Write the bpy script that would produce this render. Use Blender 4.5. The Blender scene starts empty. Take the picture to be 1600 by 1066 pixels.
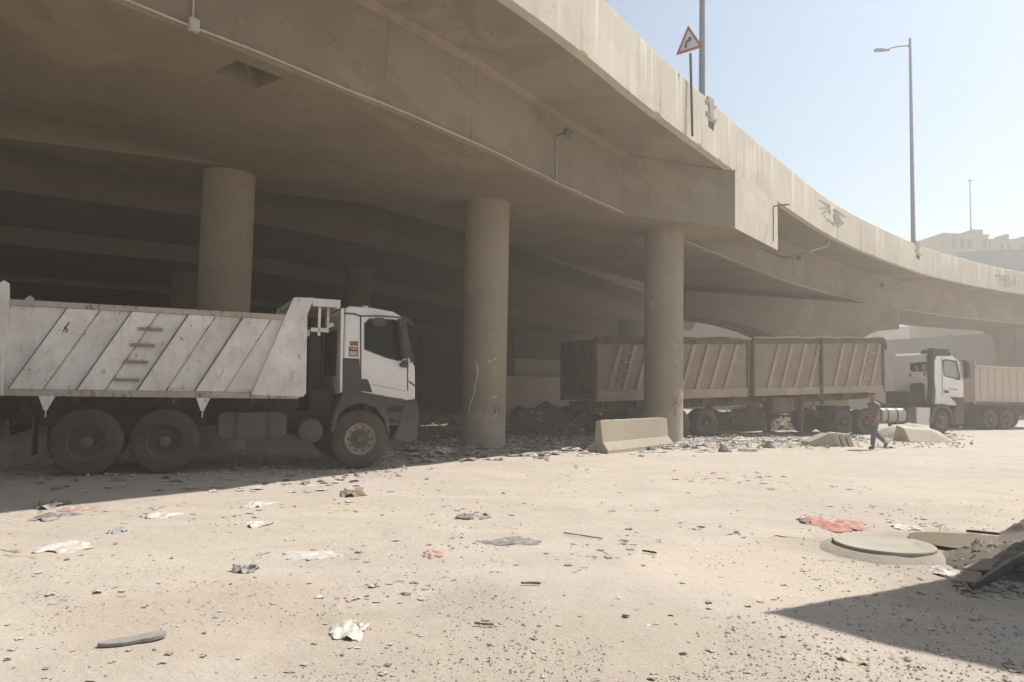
import bpy, bmesh, math, random
from mathutils import Vector, Matrix, noise
import numpy as np
random.seed(7)
rnd = random.random
def U(a, b): return a + (b - a) * rnd()
PI = math.pi
C = bpy.context.scene.collection
scene = bpy.context.scene

# ------------------------------------------------------------------ camera model (photo pixels -> world)
FPX, CAMH = 1150.0, 1.7
PITCH, ROLL = math.atan(74 / 1150.0), 0.0187
cF = Vector((0, math.cos(PITCH), math.sin(PITCH))); cU = Vector((0, -math.sin(PITCH), math.cos(PITCH)))
cR = math.cos(ROLL) * Vector((1, 0, 0)) + math.sin(ROLL) * cU
cV = math.cos(ROLL) * cU - math.sin(ROLL) * Vector((1, 0, 0))
CAM = Vector((0, 0, CAMH))
def ray(px, py): return cF + cR * ((px - 800) / FPX) + cV * ((533 - py) / FPX)
def gp(px, py, z=0.0):
    d = ray(px, py); return CAM + d * ((z - CAMH) / d.z)
def at(px, py, y):
    d = ray(px, py); return CAM + d * (y / d.y)
class Side:
    """vertical plane through a ground point with a heading; pixel -> (along, height)"""
    def __init__(s, P, ang):
        s.P = Vector((P[0], P[1], 0)); s.h = Vector((math.cos(ang), math.sin(ang), 0)); s.n = Vector((math.sin(ang), -math.cos(ang), 0))
    def __call__(s, px, py):
        d = ray(px, py); t = (s.P - CAM).dot(s.n) / d.dot(s.n); Q = CAM + d * t
        return ((Q - s.P).dot(s.h), Q.z)
    def poly(s, pts): return [s(*p) for p in pts]

# ------------------------------------------------------------------ materials
def new_mat(name):
    m = bpy.data.materials.new(name); m.use_nodes = True
    nt = m.node_tree; b = nt.nodes['Principled BSDF']
    return m, nt, b
def node(nt, t, **kw):
    n = nt.nodes.new(t)
    for k, v in kw.items(): setattr(n, k, v)
    return n
def coords(nt, scale=(1, 1, 1), world=False):
    mp = node(nt, 'ShaderNodeMapping'); mp.inputs['Scale'].default_value = scale
    if world:
        g = node(nt, 'ShaderNodeNewGeometry'); nt.links.new(g.outputs['Position'], mp.inputs['Vector'])
    else:
        tc = node(nt, 'ShaderNodeTexCoord'); nt.links.new(tc.outputs['Object'], mp.inputs['Vector'])
    return mp.outputs['Vector']
def noise_fac(nt, vec, scale, lo, hi, detail=6, rough=.6, dist=0.0):
    n = node(nt, 'ShaderNodeTexNoise'); n.inputs['Scale'].default_value = scale
    n.inputs['Detail'].default_value = detail; n.inputs['Roughness'].default_value = rough; n.inputs['Distortion'].default_value = dist
    nt.links.new(vec, n.inputs['Vector'])
    r = node(nt, 'ShaderNodeMapRange'); r.inputs['From Min'].default_value = lo; r.inputs['From Max'].default_value = hi
    nt.links.new(n.outputs['Fac'], r.inputs['Value'])
    return r.outputs['Result'], n.outputs['Fac']
def mix(nt, fac, a, b, amount=1.0):
    x = node(nt, 'ShaderNodeMix', data_type='RGBA')
    if amount != 1.0:
        mm = node(nt, 'ShaderNodeMath', operation='MULTIPLY'); nt.links.new(fac, mm.inputs[0]); mm.inputs[1].default_value = amount; fac = mm.outputs[0]
    nt.links.new(fac, x.inputs[0])
    for v, k in ((a, 6), (b, 7)):
        if isinstance(v, tuple): x.inputs[k].default_value = (*v, 1)
        else: nt.links.new(v, x.inputs[k])
    return x.outputs[2]
def bump(nt, b, h, strength, dist):
    bp = node(nt, 'ShaderNodeBump'); bp.inputs['Strength'].default_value = strength; bp.inputs['Distance'].default_value = dist
    nt.links.new(h, bp.inputs['Height']); nt.links.new(bp.outputs['Normal'], b.inputs['Normal'])
def simple(name, col, rough=.6, metal=0.0, var=.25, scale=3.0, dirt=None, dirt_amt=.5, spec=.4, bmp=.0, dsc=1.6):
    m, nt, b = new_mat(name)
    v = coords(nt)
    f, raw = noise_fac(nt, v, scale, .3, .7)
    dark = tuple(c * (1 - var) for c in col)
    c = mix(nt, f, col, dark)
    if dirt:
        g, _ = noise_fac(nt, v, dsc, .42, .68, 8, .7)
        c = mix(nt, g, c, dirt, dirt_amt)
    nt.links.new(c, b.inputs['Base Color'])
    b.inputs['Roughness'].default_value = rough; b.inputs['Metallic'].default_value = metal; b.inputs['Specular IOR Level'].default_value = spec
    if bmp:
        _, h = noise_fac(nt, v, 40, 0, 1, 4); bump(nt, b, h, bmp, .01)
    return m
def concrete(name, col, dark, streak, grain=.25, s_amt=.55, spot=True, world=False, patch=0):
    m, nt, b = new_mat(name)
    v = coords(nt, world=world)
    f, _ = noise_fac(nt, v, .55, .35, .68, 8, .65)
    c = mix(nt, f, col, dark)
    vs = coords(nt, (1.6, 1.6, .12), world)
    g, _ = noise_fac(nt, vs, 1.5, .52, .8, 7, .7)
    c = mix(nt, g, c, streak, s_amt)
    v2 = coords(nt, world=world)
    k, raw = noise_fac(nt, v2, 14, .35, .75, 8, .75)
    c = mix(nt, k, c, tuple(x * .8 for x in dark), .35)
    if spot:
        p, _ = noise_fac(nt, v2, 4.5, .66, .72, 3, .5)
        c = mix(nt, p, c, tuple(x * .62 for x in dark), .5)
        p2, _ = noise_fac(nt, coords(nt, (1, 1.3, .9), world), 2.3, .66, .70, 5, .6)
        c = mix(nt, p2, c, tuple(min(1, x * 1.18) for x in col), .6)
    if patch:      # big repaired and repainted areas, water marks and thin pour joints
        a_, _ = noise_fac(nt, coords(nt, (.5, .5, .9), world), .55, .56, .60, 4, .55, .5); c = mix(nt, a_, c, tuple(min(1, x * 1.22) for x in col), patch)
        a2, _ = noise_fac(nt, coords(nt, (.7, .7, 1.1), world), .45, .60, .66, 6, .6, 1.0); c = mix(nt, a2, c, tuple(x * .72 for x in dark), patch)
        vd = coords(nt, (2.6, 2.6, .16), world); a3, _ = noise_fac(nt, vd, 1.1, .60, .72, 5, .65); c = mix(nt, a3, c, tuple(x * .66 for x in streak), patch)
    nt.links.new(c, b.inputs['Base Color']); b.inputs['Roughness'].default_value = .9; b.inputs['Specular IOR Level'].default_value = .2
    _, h = noise_fac(nt, v2, 22, 0, 1, 8, .7); bump(nt, b, h, grain, .02)
    return m
def column_mat():
    m = concrete('dusty column concrete', (.35, .29, .215), (.285, .235, .172), (.20, .165, .12), s_amt=.45); nt = m.node_tree; b = nt.nodes['Principled BSDF']
    c = b.inputs['Base Color'].links[0].from_socket; v = coords(nt); sx = node(nt, 'ShaderNodeSeparateXYZ'); nt.links.new(v, sx.inputs[0])
    _, nz = noise_fac(nt, v, 2.2, 0, 1, 8, .75)
    ad = node(nt, 'ShaderNodeMath', operation='MULTIPLY_ADD'); nt.links.new(nz, ad.inputs[0]); ad.inputs[1].default_value = -3.4; nt.links.new(sx.outputs['Z'], ad.inputs[2])
    r = node(nt, 'ShaderNodeMapRange'); r.inputs['From Min'].default_value = -.6; r.inputs['From Max'].default_value = -1.05; nt.links.new(ad.outputs[0], r.inputs['Value'])
    c = mix(nt, r.outputs['Result'], c, (.40, .35, .285), .75)
    p, _ = noise_fac(nt, coords(nt, (1, 1, .5)), 3.1, .63, .66, 9, .75); c = mix(nt, p, c, (.38, .33, .26), .6)
    nt.links.new(c, b.inputs['Base Color']); return m
def painted(name, col, dirt, rust, dirt_amt=.7, rust_lo=.62, rust_hi=.7, streak_z=.18, rough=.55, low=None):
    """worn vehicle paint: blotchy dust, vertical grime streaks, small rust chips; low=(z0,z1) dust on the lower body"""
    m, nt, b = new_mat(name)
    v = coords(nt)
    f, _ = noise_fac(nt, v, 1.3, .35, .72, 8, .68)
    c = mix(nt, f, col, dirt, dirt_amt)
    vs = coords(nt, (7, 7, streak_z * 7))
    g, _ = noise_fac(nt, vs, 1.1, .55, .8, 6, .7)
    c = mix(nt, g, c, dirt, .75)
    if low:
        sx = node(nt, 'ShaderNodeSeparateXYZ'); tc = node(nt, 'ShaderNodeTexCoord'); nt.links.new(tc.outputs['Object'], sx.inputs[0])
        r = node(nt, 'ShaderNodeMapRange'); r.inputs['From Min'].default_value = low[1]; r.inputs['From Max'].default_value = low[0]
        nt.links.new(sx.outputs['Z'], r.inputs['Value']); c = mix(nt, r.outputs['Result'], c, dirt, .75)
    p, _ = noise_fac(nt, coords(nt, (1, 1, .55)), 9, rust_lo, rust_hi, 9, .72, .3)
    c = mix(nt, p, c, rust, .85)
    nt.links.new(c, b.inputs['Base Color']); b.inputs['Roughness'].default_value = rough; b.inputs['Specular IOR Level'].default_value = .35
    _, h = noise_fac(nt, v, 3.0, 0, 1, 4, .5); bump(nt, b, h, .18, .03)
    return m
BEIGE = (.50, .42, .31)
M = {}
M['column'] = column_mat()
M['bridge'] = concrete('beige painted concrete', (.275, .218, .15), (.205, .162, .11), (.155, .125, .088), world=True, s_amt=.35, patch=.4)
M['sooty'] = concrete('sooty shaded concrete', (.17, .137, .10), (.13, .105, .078), (.10, .08, .062), world=True, s_amt=.35)  # darker copy of the concrete, deepening the ramps' shade in colour
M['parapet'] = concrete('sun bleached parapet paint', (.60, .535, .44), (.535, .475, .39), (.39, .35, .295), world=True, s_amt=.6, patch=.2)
M['grey_conc'] = concrete('grey beige concrete', (.44, .39, .31), (.36, .32, .25), (.22, .2, .17), s_amt=.5)
M['ramp_conc'] = concrete('dusty ramp concrete', (.33, .30, .255), (.28, .25, .21), (.2, .18, .15))
M['barrier'] = concrete('dusty cast concrete', (.40, .35, .275), (.34, .295, .23), (.22, .19, .15), s_amt=.6)
M['pale_conc'] = concrete('pale dusty concrete', (.52, .46, .37), (.45, .39, .31), (.32, .28, .22), s_amt=.4)
M['lid_conc'] = concrete('worn dusty lid concrete', (.42, .375, .31), (.36, .315, .255), (.30, .26, .21), s_amt=.6)
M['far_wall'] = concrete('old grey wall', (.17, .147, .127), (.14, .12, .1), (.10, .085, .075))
M['asphalt'] = simple('asphalt', (.06, .058, .055), .9)
M['relief'] = simple('worn dark relief paint', (.36, .325, .265), .9, var=.3, scale=8)  # groove shadows of the reliefs put into a darker colour
M['recess'] = simple('dark recess', (.03, .027, .024), .9)
M['conduit'] = simple('pale dusty conduit', (.50, .44, .36), .6)
M['darksteel'] = simple('dark weathered steel', (.09, .08, .07), .6, var=.4)
M['polegrey'] = simple('grey painted pole', (.30, .31, .35), .45, .2)
M['signred'] = simple('faded red', (.46, .10, .11), .5)
M['signwhite'] = simple('dusty white', (.66, .64, .62), .5)
M['signdark'] = simple('dark blue grey', (.07, .08, .11), .5)
M['white_body'] = painted('white worn tipper paint', (.84, .79, .75), (.47, .40, .34), (.16, .075, .04), .75, .60, .68)
M['grime'] = painted('grime along the rib', (.26, .215, .18), (.34, .29, .25), (.13, .075, .045), .8, .5, .66)  # on the rib edges this dark colour paints shadow lines
M['grime_pale'] = simple('pale grime line', (.50, .44, .36), .6)
M['white_rail'] = painted('rust bitten white rail', (.50, .43, .37), (.34, .27, .21), (.14, .075, .04), .85, .53, .62)  # also used as a painted shade strip on the ribs' front edges
M['white_cab'] = painted('white cab paint', (.82, .80, .78), (.62, .55, .48), (.4, .3, .24), .35, .75, .8, rough=.3, low=(1.4, 2.1))
M['plastic'] = painted('dark grey plastic', (.035, .035, .038), (.12, .10, .085), (.12, .1, .08), .6, .66, .8, rough=.6, low=(.4, 1.5))
M['chassis'] = painted('dirty chassis', (.03, .028, .026), (.13, .105, .085), (.09, .055, .035), .7, .55, .75, rough=.8)
M['rubber'] = painted('dusty tyre rubber', (.032, .030, .029), (.15, .125, .10), (.10, .085, .07), .65, .62, .8, rough=.85)
M['rim'] = painted('dusty steel rim', (.28, .235, .19), (.20, .16, .125), (.12, .07, .045), .7, .55, .7, rough=.6)
M['rim_dark'] = painted('dark dirty rim', (.085, .07, .06), (.15, .12, .095), (.10, .05, .03), .7, .55, .7, rough=.7)
M['glass'] = simple('dark tinted glass', (.008, .008, .009), .12, spec=.22, var=.1)
M['glass_pale'] = simple('dusty pale glass', (.30, .32, .32), .2, spec=.5, dirt=(.4, .36, .3))
M['chrome'] = simple('dull dusty metal', (.42, .40, .38), .45, .6, dirt=(.33, .27, .21), dirt_amt=.85)
M['sticker_brown'] = simple('brown sticker', (.25, .12, .07), .5)
M['sticker_red'] = simple('dark red sticker', (.22, .03, .03), .5)
M['sticker_pale'] = simple('pale sticker', (.6, .5, .42), .5)
M['mark'] = simple('faded grey scrawl', (.60, .56, .56), .7)
M['mark_dark'] = simple('dark scrawl', (.09, .05, .035), .8)
M['tan_body'] = painted('dusty tan trailer paint', (.29, .22, .155), (.20, .15, .105), (.085, .055, .035), .95, .58, .74)
M['tan_rib'] = painted('dusty pale trailer rib', (.37, .29, .21), (.25, .19, .135), (.11, .07, .045), .9, .60, .74)
M['rust'] = simple('brown rusty steel', (.12, .08, .055), .85, var=.5, dirt=(.25, .19, .13))
M['tarp'] = simple('faded brown tarpaulin', (.15, .115, .085), .9, var=.4, bmp=.4)
M['pink_body'] = painted('faded pink beige tipper paint', (.52, .40, .33), (.42, .33, .26), (.2, .12, .08), .7, .62, .72)
M['redpaint'] = simple('red spray paint', (.24, .075, .045), .8)
M['whitepaint'] = simple('white scuffs', (.6, .56, .5), .9)
M['paper'] = simple('dirty white paper', (.60, .575, .53), .8, dirt=(.44, .375, .295), dirt_amt=.92, dsc=9)
M['paper_b'] = simple('bluish plastic scrap', (.48, .50, .52), .7, dirt=(.44, .375, .295), dirt_amt=.92, dsc=9)
M['paper_y'] = simple('yellowed card', (.50, .43, .32), .85, dirt=(.44, .375, .295), dirt_amt=.92, dsc=9)
M['rag_grey'] = simple('dusty grey rag', (.17, .165, .165), .9, dirt=(.44, .375, .295), dirt_amt=.92, dsc=9, bmp=.5)
M['rag_blue'] = simple('dusty blue rag', (.24, .26, .36), .9, dirt=(.44, .375, .295), dirt_amt=.92, dsc=9)
M['rag_pink'] = simple('dusty pink rag', (.44, .25, .22), .9, dirt=(.44, .375, .295), dirt_amt=.92, dsc=9)
M['rag_red'] = simple('faded red sheet', (.42, .13, .095), .8, dirt=(.44, .375, .295), dirt_amt=.92, dsc=9, bmp=.5)
M['brown_bits'] = simple('brown scraps', (.20, .14, .09), .9, dirt=(.36, .29, .21), dirt_amt=.6, dsc=6)
M['sole'] = simple('grey shoe sole', (.27, .255, .235), .85, dirt=(.38, .33, .27), dirt_amt=.6, dsc=14, bmp=.5)
M['stone'] = simple('dusty stones', (.50, .425, .335), .95, var=.3, scale=1.7, dirt=(.36, .31, .25), dirt_amt=.8, dsc=3)
M['stone_d'] = simple('grey stones', (.40, .345, .28), .95, var=.4, scale=2)
M['stone_l'] = simple('pale stones', (.60, .52, .42), .95, var=.3, scale=2)
M['dust_card'] = simple('dust covered card', (.50, .43, .34), .95, dirt=(.40, .33, .26), dirt_amt=.8, dsc=6)
M['dust_rag'] = simple('dust covered rag', (.27, .24, .21), .95, dirt=(.40, .34, .27), dirt_amt=.8, dsc=6)
M['soil'] = simple('dark rubbish soil', (.17, .14, .11), .95, var=.5, scale=2.5, dirt=(.30, .25, .19), bmp=.8)
M['card_brown'] = simple('brown wet cardboard', (.27, .20, .14), .9, var=.3, dirt=(.36, .30, .23), dirt_amt=.6, dsc=4)
M['wood'] = simple('weathered board', (.28, .22, .16), .9, var=.4)
M['black_plastic'] = simple('black plastic', (.025, .025, .027), .45, dirt=(.2, .17, .14), dirt_amt=.5, dsc=5)
M['skin'] = simple('tanned skin', (.32, .16, .10), .55, var=.1)
M['denim'] = simple('grey blue denim', (.13, .15, .19), .9, var=.3, scale=9)
M['shoe'] = simple('dark shoe', (.03, .028, .026), .7)
M['cap'] = simple('dark cap', (.05, .055, .07), .9)
def shirt_mat():
    m, nt, b = new_mat('dark striped shirt')
    v = coords(nt); w = node(nt, 'ShaderNodeTexWave', bands_direction='Z'); w.inputs['Scale'].default_value = 5.2; w.inputs['Distortion'].default_value = .8
    nt.links.new(v, w.inputs['Vector'])
    r = node(nt, 'ShaderNodeMapRange'); r.inputs['From Min'].default_value = .7; r.inputs['From Max'].default_value = .85; nt.links.new(w.outputs['Fac'], r.inputs['Value'])
    nt.links.new(mix(nt, r.outputs['Result'], (.05, .058, .065), (.36, .37, .36)), b.inputs['Base Color']); b.inputs['Roughness'].default_value = .9
    return m
M['shirt'] = shirt_mat()
def sand_mat():
    m, nt, b = new_mat('dusty sand and gravel')
    v = coords(nt, world=True)
    f, _ = noise_fac(nt, v, .28, .36, .66, 9, .62, .4)
    c = mix(nt, f, (.50, .43, .362), (.435, .373, .312))
    g, _ = noise_fac(nt, v, 1.1, .45, .68, 8, .7, .6)
    c = mix(nt, g, c, (.39, .335, .28), .6)
    vt = coords(nt, (.35, 1.5, 1), True)                 # tyre-worn streaks running along the lane
    t, _ = noise_fac(nt, vt, .9, .5, .72, 6, .6, .3)
    c = mix(nt, t, c, (.54, .472, .40), .55)
    k, raw = noise_fac(nt, v, 34, .50, .72, 6, .75)
    c = mix(nt, k, c, (.31, .26, .205), .50)
    k2, _ = noise_fac(nt, v, 60, .60, .72, 3, .7)
    c = mix(nt, k2, c, (.63, .55, .45), .55)
    vo = node(nt, 'ShaderNodeTexVoronoi'); vo.inputs['Scale'].default_value = 19; nt.links.new(v, vo.inputs['Vector'])
    r = node(nt, 'ShaderNodeMapRange'); r.inputs['From Min'].default_value = .16; r.inputs['From Max'].default_value = .08; nt.links.new(vo.outputs['Distance'], r.inputs['Value'])
    pm, _ = noise_fac(nt, v, .7, .48, .6, 4, .6)
    mm = node(nt, 'ShaderNodeMath', operation='MULTIPLY'); nt.links.new(r.outputs['Result'], mm.inputs[0]); nt.links.new(pm, mm.inputs[1])
    c = mix(nt, mm.outputs[0], c, (.26, .225, .185), .7)
    def patch(cx, cy, r, soft, wob):
        sub = node(nt, 'ShaderNodeVectorMath', operation='DISTANCE'); nt.links.new(v, sub.inputs[0]); sub.inputs[1].default_value = (cx, cy, 0)
        nn = node(nt, 'ShaderNodeTexNoise'); nn.inputs['Scale'].default_value = 1.3; nn.inputs['Detail'].default_value = 8; nn.inputs['Roughness'].default_value = .7; nt.links.new(v, nn.inputs['Vector'])
        ma = node(nt, 'ShaderNodeMath', operation='MULTIPLY_ADD'); nt.links.new(nn.outputs['Fac'], ma.inputs[0]); ma.inputs[1].default_value = wob; nt.links.new(sub.outputs['Value'], ma.inputs[2])
        mr = node(nt, 'ShaderNodeMapRange'); mr.inputs['From Min'].default_value = r + wob * .5 + soft; mr.inputs['From Max'].default_value = r + wob * .5 - soft; nt.links.new(ma.outputs[0], mr.inputs['Value']); return mr.outputs['Result']
    for (px, py, r, col, am) in ((1400, 885, 1.5, (.33, .28, .22), .5), (1500, 850, .9, (.27, .22, .165), .55), (1180, 885, 1.15, (.52, .445, .35), .75), (760, 948, .5, (.30, .265, .23), .45), (330, 960, 1.0, (.39, .325, .25), .5), (1000, 1010, 1.1, (.38, .32, .25), .5), (620, 1010, .8, (.37, .31, .245), .45)):
        q = gp(px, py); c = mix(nt, patch(q.x, q.y, r, .22, 1.6), c, col, am)
    nt.links.new(c, b.inputs['Base Color']); b.inputs['Roughness'].default_value = .95; b.inputs['Specular IOR Level'].default_value = .15
    _, h1 = noise_fac(nt, v, 26, 0, 1, 9, .75); _, h2 = noise_fac(nt, v, 5, 0, 1, 6, .6)
    ad = node(nt, 'ShaderNodeMath', operation='MULTIPLY_ADD'); nt.links.new(h2, ad.inputs[0]); ad.inputs[1].default_value = 1.6; nt.links.new(h1, ad.inputs[2])
    bump(nt, b, ad.outputs[0], .55, .03)
    return m
M['sand'] = sand_mat()
def water_mat():
    m, nt, b = new_mat('muddy water'); b.inputs['Base Color'].default_value = (.20, .155, .10, 1); b.inputs['Roughness'].default_value = .12
    return m
M['water'] = water_mat()

# ------------------------------------------------------------------ mesh builder
class MB:
    def __init__(s): s.v = []; s.f = []; s.m = []
    def add(s, vs, fs, mi=0):
        o = len(s.v); s.v += [tuple(p) for p in vs]; s.f += [tuple(i + o for i in f) for f in fs]; s.m += [mi] * len(fs); return s
    def hexa(s, p, mi=0):   # p: 4 bottom ccw, 4 top ccw
        return s.add(p, [(3, 2, 1, 0), (4, 5, 6, 7), (0, 1, 5, 4), (1, 2, 6, 5), (2, 3, 7, 6), (3, 0, 4, 7)], mi)
    def box(s, x0, x1, y0, y1, z0, z1, mi=0):
        return s.hexa([(x0, y0, z0), (x1, y0, z0), (x1, y1, z0), (x0, y1, z0), (x0, y0, z1), (x1, y0, z1), (x1, y1, z1), (x0, y1, z1)], mi)
    def prism(s, a, b, mi=0):
        """two matching loops of 3-d points joined into a closed solid"""
        n = len(a); vs = list(a) + list(b)
        fs = [tuple(range(n))[::-1], tuple(range(n, 2 * n))] + [(i, (i + 1) % n, n + (i + 1) % n, n + i) for i in range(n)]
        return s.add(vs, fs, mi)
    def xz(s, poly, y0, y1, mi=0):      # poly of (x,z), extruded along y
        return s.prism([(x, y0, z) for x, z in poly], [(x, y1, z) for x, z in poly], mi)
    def xy(s, poly, z0, z1, mi=0):
        return s.prism([(x, y, z0) for x, y in poly], [(x, y, z1) for x, y in poly], mi)
    def tube(s, pts, r, n=8, mi=0):
        pts = [Vector(p) for p in pts]; rs = r if isinstance(r, (list, tuple)) else [r] * len(pts); L = len(pts); vs = []
        up = None
        for i, p in enumerate(pts):
            t = (pts[min(i + 1, L - 1)] - pts[max(i - 1, 0)]).normalized()
            if up is None:
                a = Vector((0, 0, 1)) if abs(t.z) < .9 else Vector((1, 0, 0)); up = t.cross(a).normalized()
            up = (up - t * up.dot(t)).normalized(); w = t.cross(up)
            for k in range(n):
                an = 2 * PI * k / n; vs.append(p + (up * math.cos(an) + w * math.sin(an)) * rs[i])
        fs = [(i * n + k, i * n + (k + 1) % n, (i + 1) * n + (k + 1) % n, (i + 1) * n + k) for i in range(L - 1) for k in range(n)]
        fs += [tuple(range(n))[::-1], tuple((L - 1) * n + k for k in range(n))]
        return s.add(vs, fs, mi)
    def lathe_y(s, prof, cx=0, cy=0, cz=0, n=40, mi=0, jag=None, sy=1):
        vs = []; L = len(prof)
        for k in range(n):
            a = 2 * PI * k / n
            for j, (r, y) in enumerate(prof):
                rr = r * (1 - jag[j] * (k % 2)) if jag else r
                vs.append((cx + rr * math.cos(a), cy + y * sy, cz + rr * math.sin(a)))
        fs = [(k * L + j, k * L + j + 1, ((k + 1) % n) * L + j + 1, ((k + 1) % n) * L + j) for k in range(n) for j in range(L - 1)]
        return s.add(vs, fs, mi)
    def build(s, name, mats, parent=None, smooth=None, bevel=0, seg=2):
        me = bpy.data.meshes.new(name); me.from_pydata(s.v, [], s.f)
        mats = mats if isinstance(mats, list) else [mats]
        for m in mats: me.materials.append(M[m] if isinstance(m, str) else m)
        me.polygons.foreach_set('material_index', s.m)
        bm = bmesh.new(); bm.from_mesh(me); bmesh.ops.recalc_face_normals(bm, faces=bm.faces); bm.to_mesh(me); bm.free()
        if smooth is not None:
            me.polygons.foreach_set('use_smooth', [True] * len(me.polygons)); me.set_sharp_from_angle(angle=math.radians(smooth))
        me.update(); o = bpy.data.objects.new(name, me); C.objects.link(o)
        if parent: o.parent = parent
        if bevel:
            b = o.modifiers.new('bevel', 'BEVEL'); b.width = bevel; b.segments = seg; b.limit_method = 'ANGLE'; b.angle_limit = math.radians(40)
        return o
def tag(o, label=None, cat=None, group=None, kind=None):
    if label: o['label'] = label
    if cat: o['category'] = cat
    if group: o['group'] = group
    if kind: o['kind'] = kind
    return o
def thing(name, label, cat, loc=(0, 0, 0), rz=0, group=None):
    o = bpy.data.objects.new(name, None); C.objects.link(o); o.location = loc; o.rotation_euler = (0, 0, rz); o.empty_display_size = .3
    return tag(o, label, cat, group)
def dup(root, loc, rz, label, group=None):
    r = root.copy(); C.objects.link(r); r.location = loc; r.rotation_euler = (0, 0, rz); r['label'] = label
    if group: r['group'] = group
    for ch in list(root.children):
        c = ch.copy(); C.objects.link(c); c.parent = r
        for g in ch.children:
            d = g.copy(); C.objects.link(d); d.parent = c
    return r
def crom(pts, n=6):
    pts = [np.array(p, float) for p in pts]; out = []
    for i in range(len(pts) - 1):
        p0 = pts[max(i - 1, 0)]; p1 = pts[i]; p2 = pts[i + 1]; p3 = pts[min(i + 2, len(pts) - 1)]
        for k in range(n):
            t = k / n
            out.append(.5 * (2 * p1 + (p2 - p0) * t + (2 * p0 - 5 * p1 + 4 * p2 - p3) * t * t + (3 * p1 - p0 - 3 * p2 + p3) * t ** 3))
    out.append(pts[-1]); return out

# ------------------------------------------------------------------ sun, sky, camera
SUN = Vector((.642, .375, 1.0)).normalized()
L = bpy.data.lights.new('sun', 'SUN'); L.energy = 4.6; L.angle = math.radians(.53); L.color = (1, .965, .91)
lo = bpy.data.objects.new('sun', L); C.objects.link(lo); lo.rotation_euler = SUN.to_track_quat('Z', 'Y').to_euler(); lo.location = (20, 10, 40)
W = bpy.data.worlds.new('World'); scene.world = W; W.use_nodes = True
wn = W.node_tree; bg = wn.nodes['Background']
sk = wn.nodes.new('ShaderNodeTexSky'); sk.sky_type = 'NISHITA'; sk.sun_disc = False
sk.sun_elevation = math.asin(SUN.z); sk.sun_rotation = math.atan2(SUN.x, SUN.y); sk.air_density = 1.0; sk.dust_density = 1.2; sk.ozone_density = 1.5
tint = wn.nodes.new('ShaderNodeMix'); tint.data_type = 'RGBA'; tint.blend_type = 'MULTIPLY'; tint.inputs[0].default_value = 1; tint.inputs[7].default_value = (.965, 1.10, 1.075, 1)
wn.links.new(sk.outputs['Color'], tint.inputs[6]); wn.links.new(tint.outputs[2], bg.inputs['Color']); bg.inputs['Strength'].default_value = .076
cam = bpy.data.cameras.new('camera'); co = bpy.data.objects.new('camera', cam); C.objects.link(co)
cam.sensor_width = 36; cam.lens = FPX / 1600 * 36; cam.clip_end = 6000; cam.clip_start = .05
mw = Matrix((( cR.x, cV.x, -cF.x, 0), (cR.y, cV.y, -cF.y, 0), (cR.z, cV.z, -cF.z, CAMH), (0, 0, 0, 1))); co.matrix_world = mw
scene.camera = co
vs_ = scene.view_settings; vs_.view_transform = 'Standard'; vs_.look = 'None'; vs_.exposure = .61; vs_.gamma = 1
scene.cycles.use_denoising = True
scene.cycles.max_bounces = 8; scene.cycles.diffuse_bounces = 4; scene.cycles.volume_bounces = 1; scene.cycles.glossy_bounces = 3
scene.cycles.sample_clamp_indirect = 6

# ------------------------------------------------------------------ ground: one sheet, dense near the camera
def gh(x, y):
    r = math.hypot(x, y)
    if r > 60: return 0.0
    f = min(1, max(0, (60 - r) / 30))
    h = .030 * noise.noise(Vector((x * .35, y * .35, 1.3))) + .016 * noise.noise(Vector((x * 1.3, y * 1.3, 4.1))) + .006 * noise.noise(Vector((x * 4.1, y * 4.1, 7)))
    t = -x * .454 + y * .891 + .25 * math.sin(x * .35) + .12 * math.sin(x * .9 + 1)
    for c_, w_, d_ in ((4.6, .13, .016), (6.35, .14, .018), (8.2, .17, .016), (10.0, .16, .014), (12.6, .2, .014)):
        e = (t - c_) / w_
        if abs(e) < 3.2: h -= d_ * (math.exp(-e * e) - .55 * math.exp(-(abs(e) - 1.7) ** 2 * 2)) * (.6 + .8 * noise.noise(Vector((x * .4, c_, 0))))
    return h * f - .008
def make_ground():
    NA, radii = 420, [0.0]
    r = .8
    while r < 3500: radii.append(r); r *= 1.035 if r < 40 else 1.16
    vs = [(0, 0, gh(0, 0))]; fs = []
    for i, rr in enumerate(radii[1:]):
        for k in range(NA):
            a = 2 * PI * k / NA; x, y = rr * math.cos(a), rr * math.sin(a); vs.append((x, y, gh(x, y)))
    for k in range(NA): fs.append((0, 1 + k, 1 + (k + 1) % NA))
    for i in range(len(radii) - 2):
        o, p = 1 + i * NA, 1 + (i + 1) * NA
        for k in range(NA): fs.append((o + k, p + k, p + (k + 1) % NA, o + (k + 1) % NA))
    b = MB(); b.add(vs, fs); g = b.build('ground', 'sand', smooth=180); tag(g, kind='structure')
    return g
make_ground()

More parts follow.
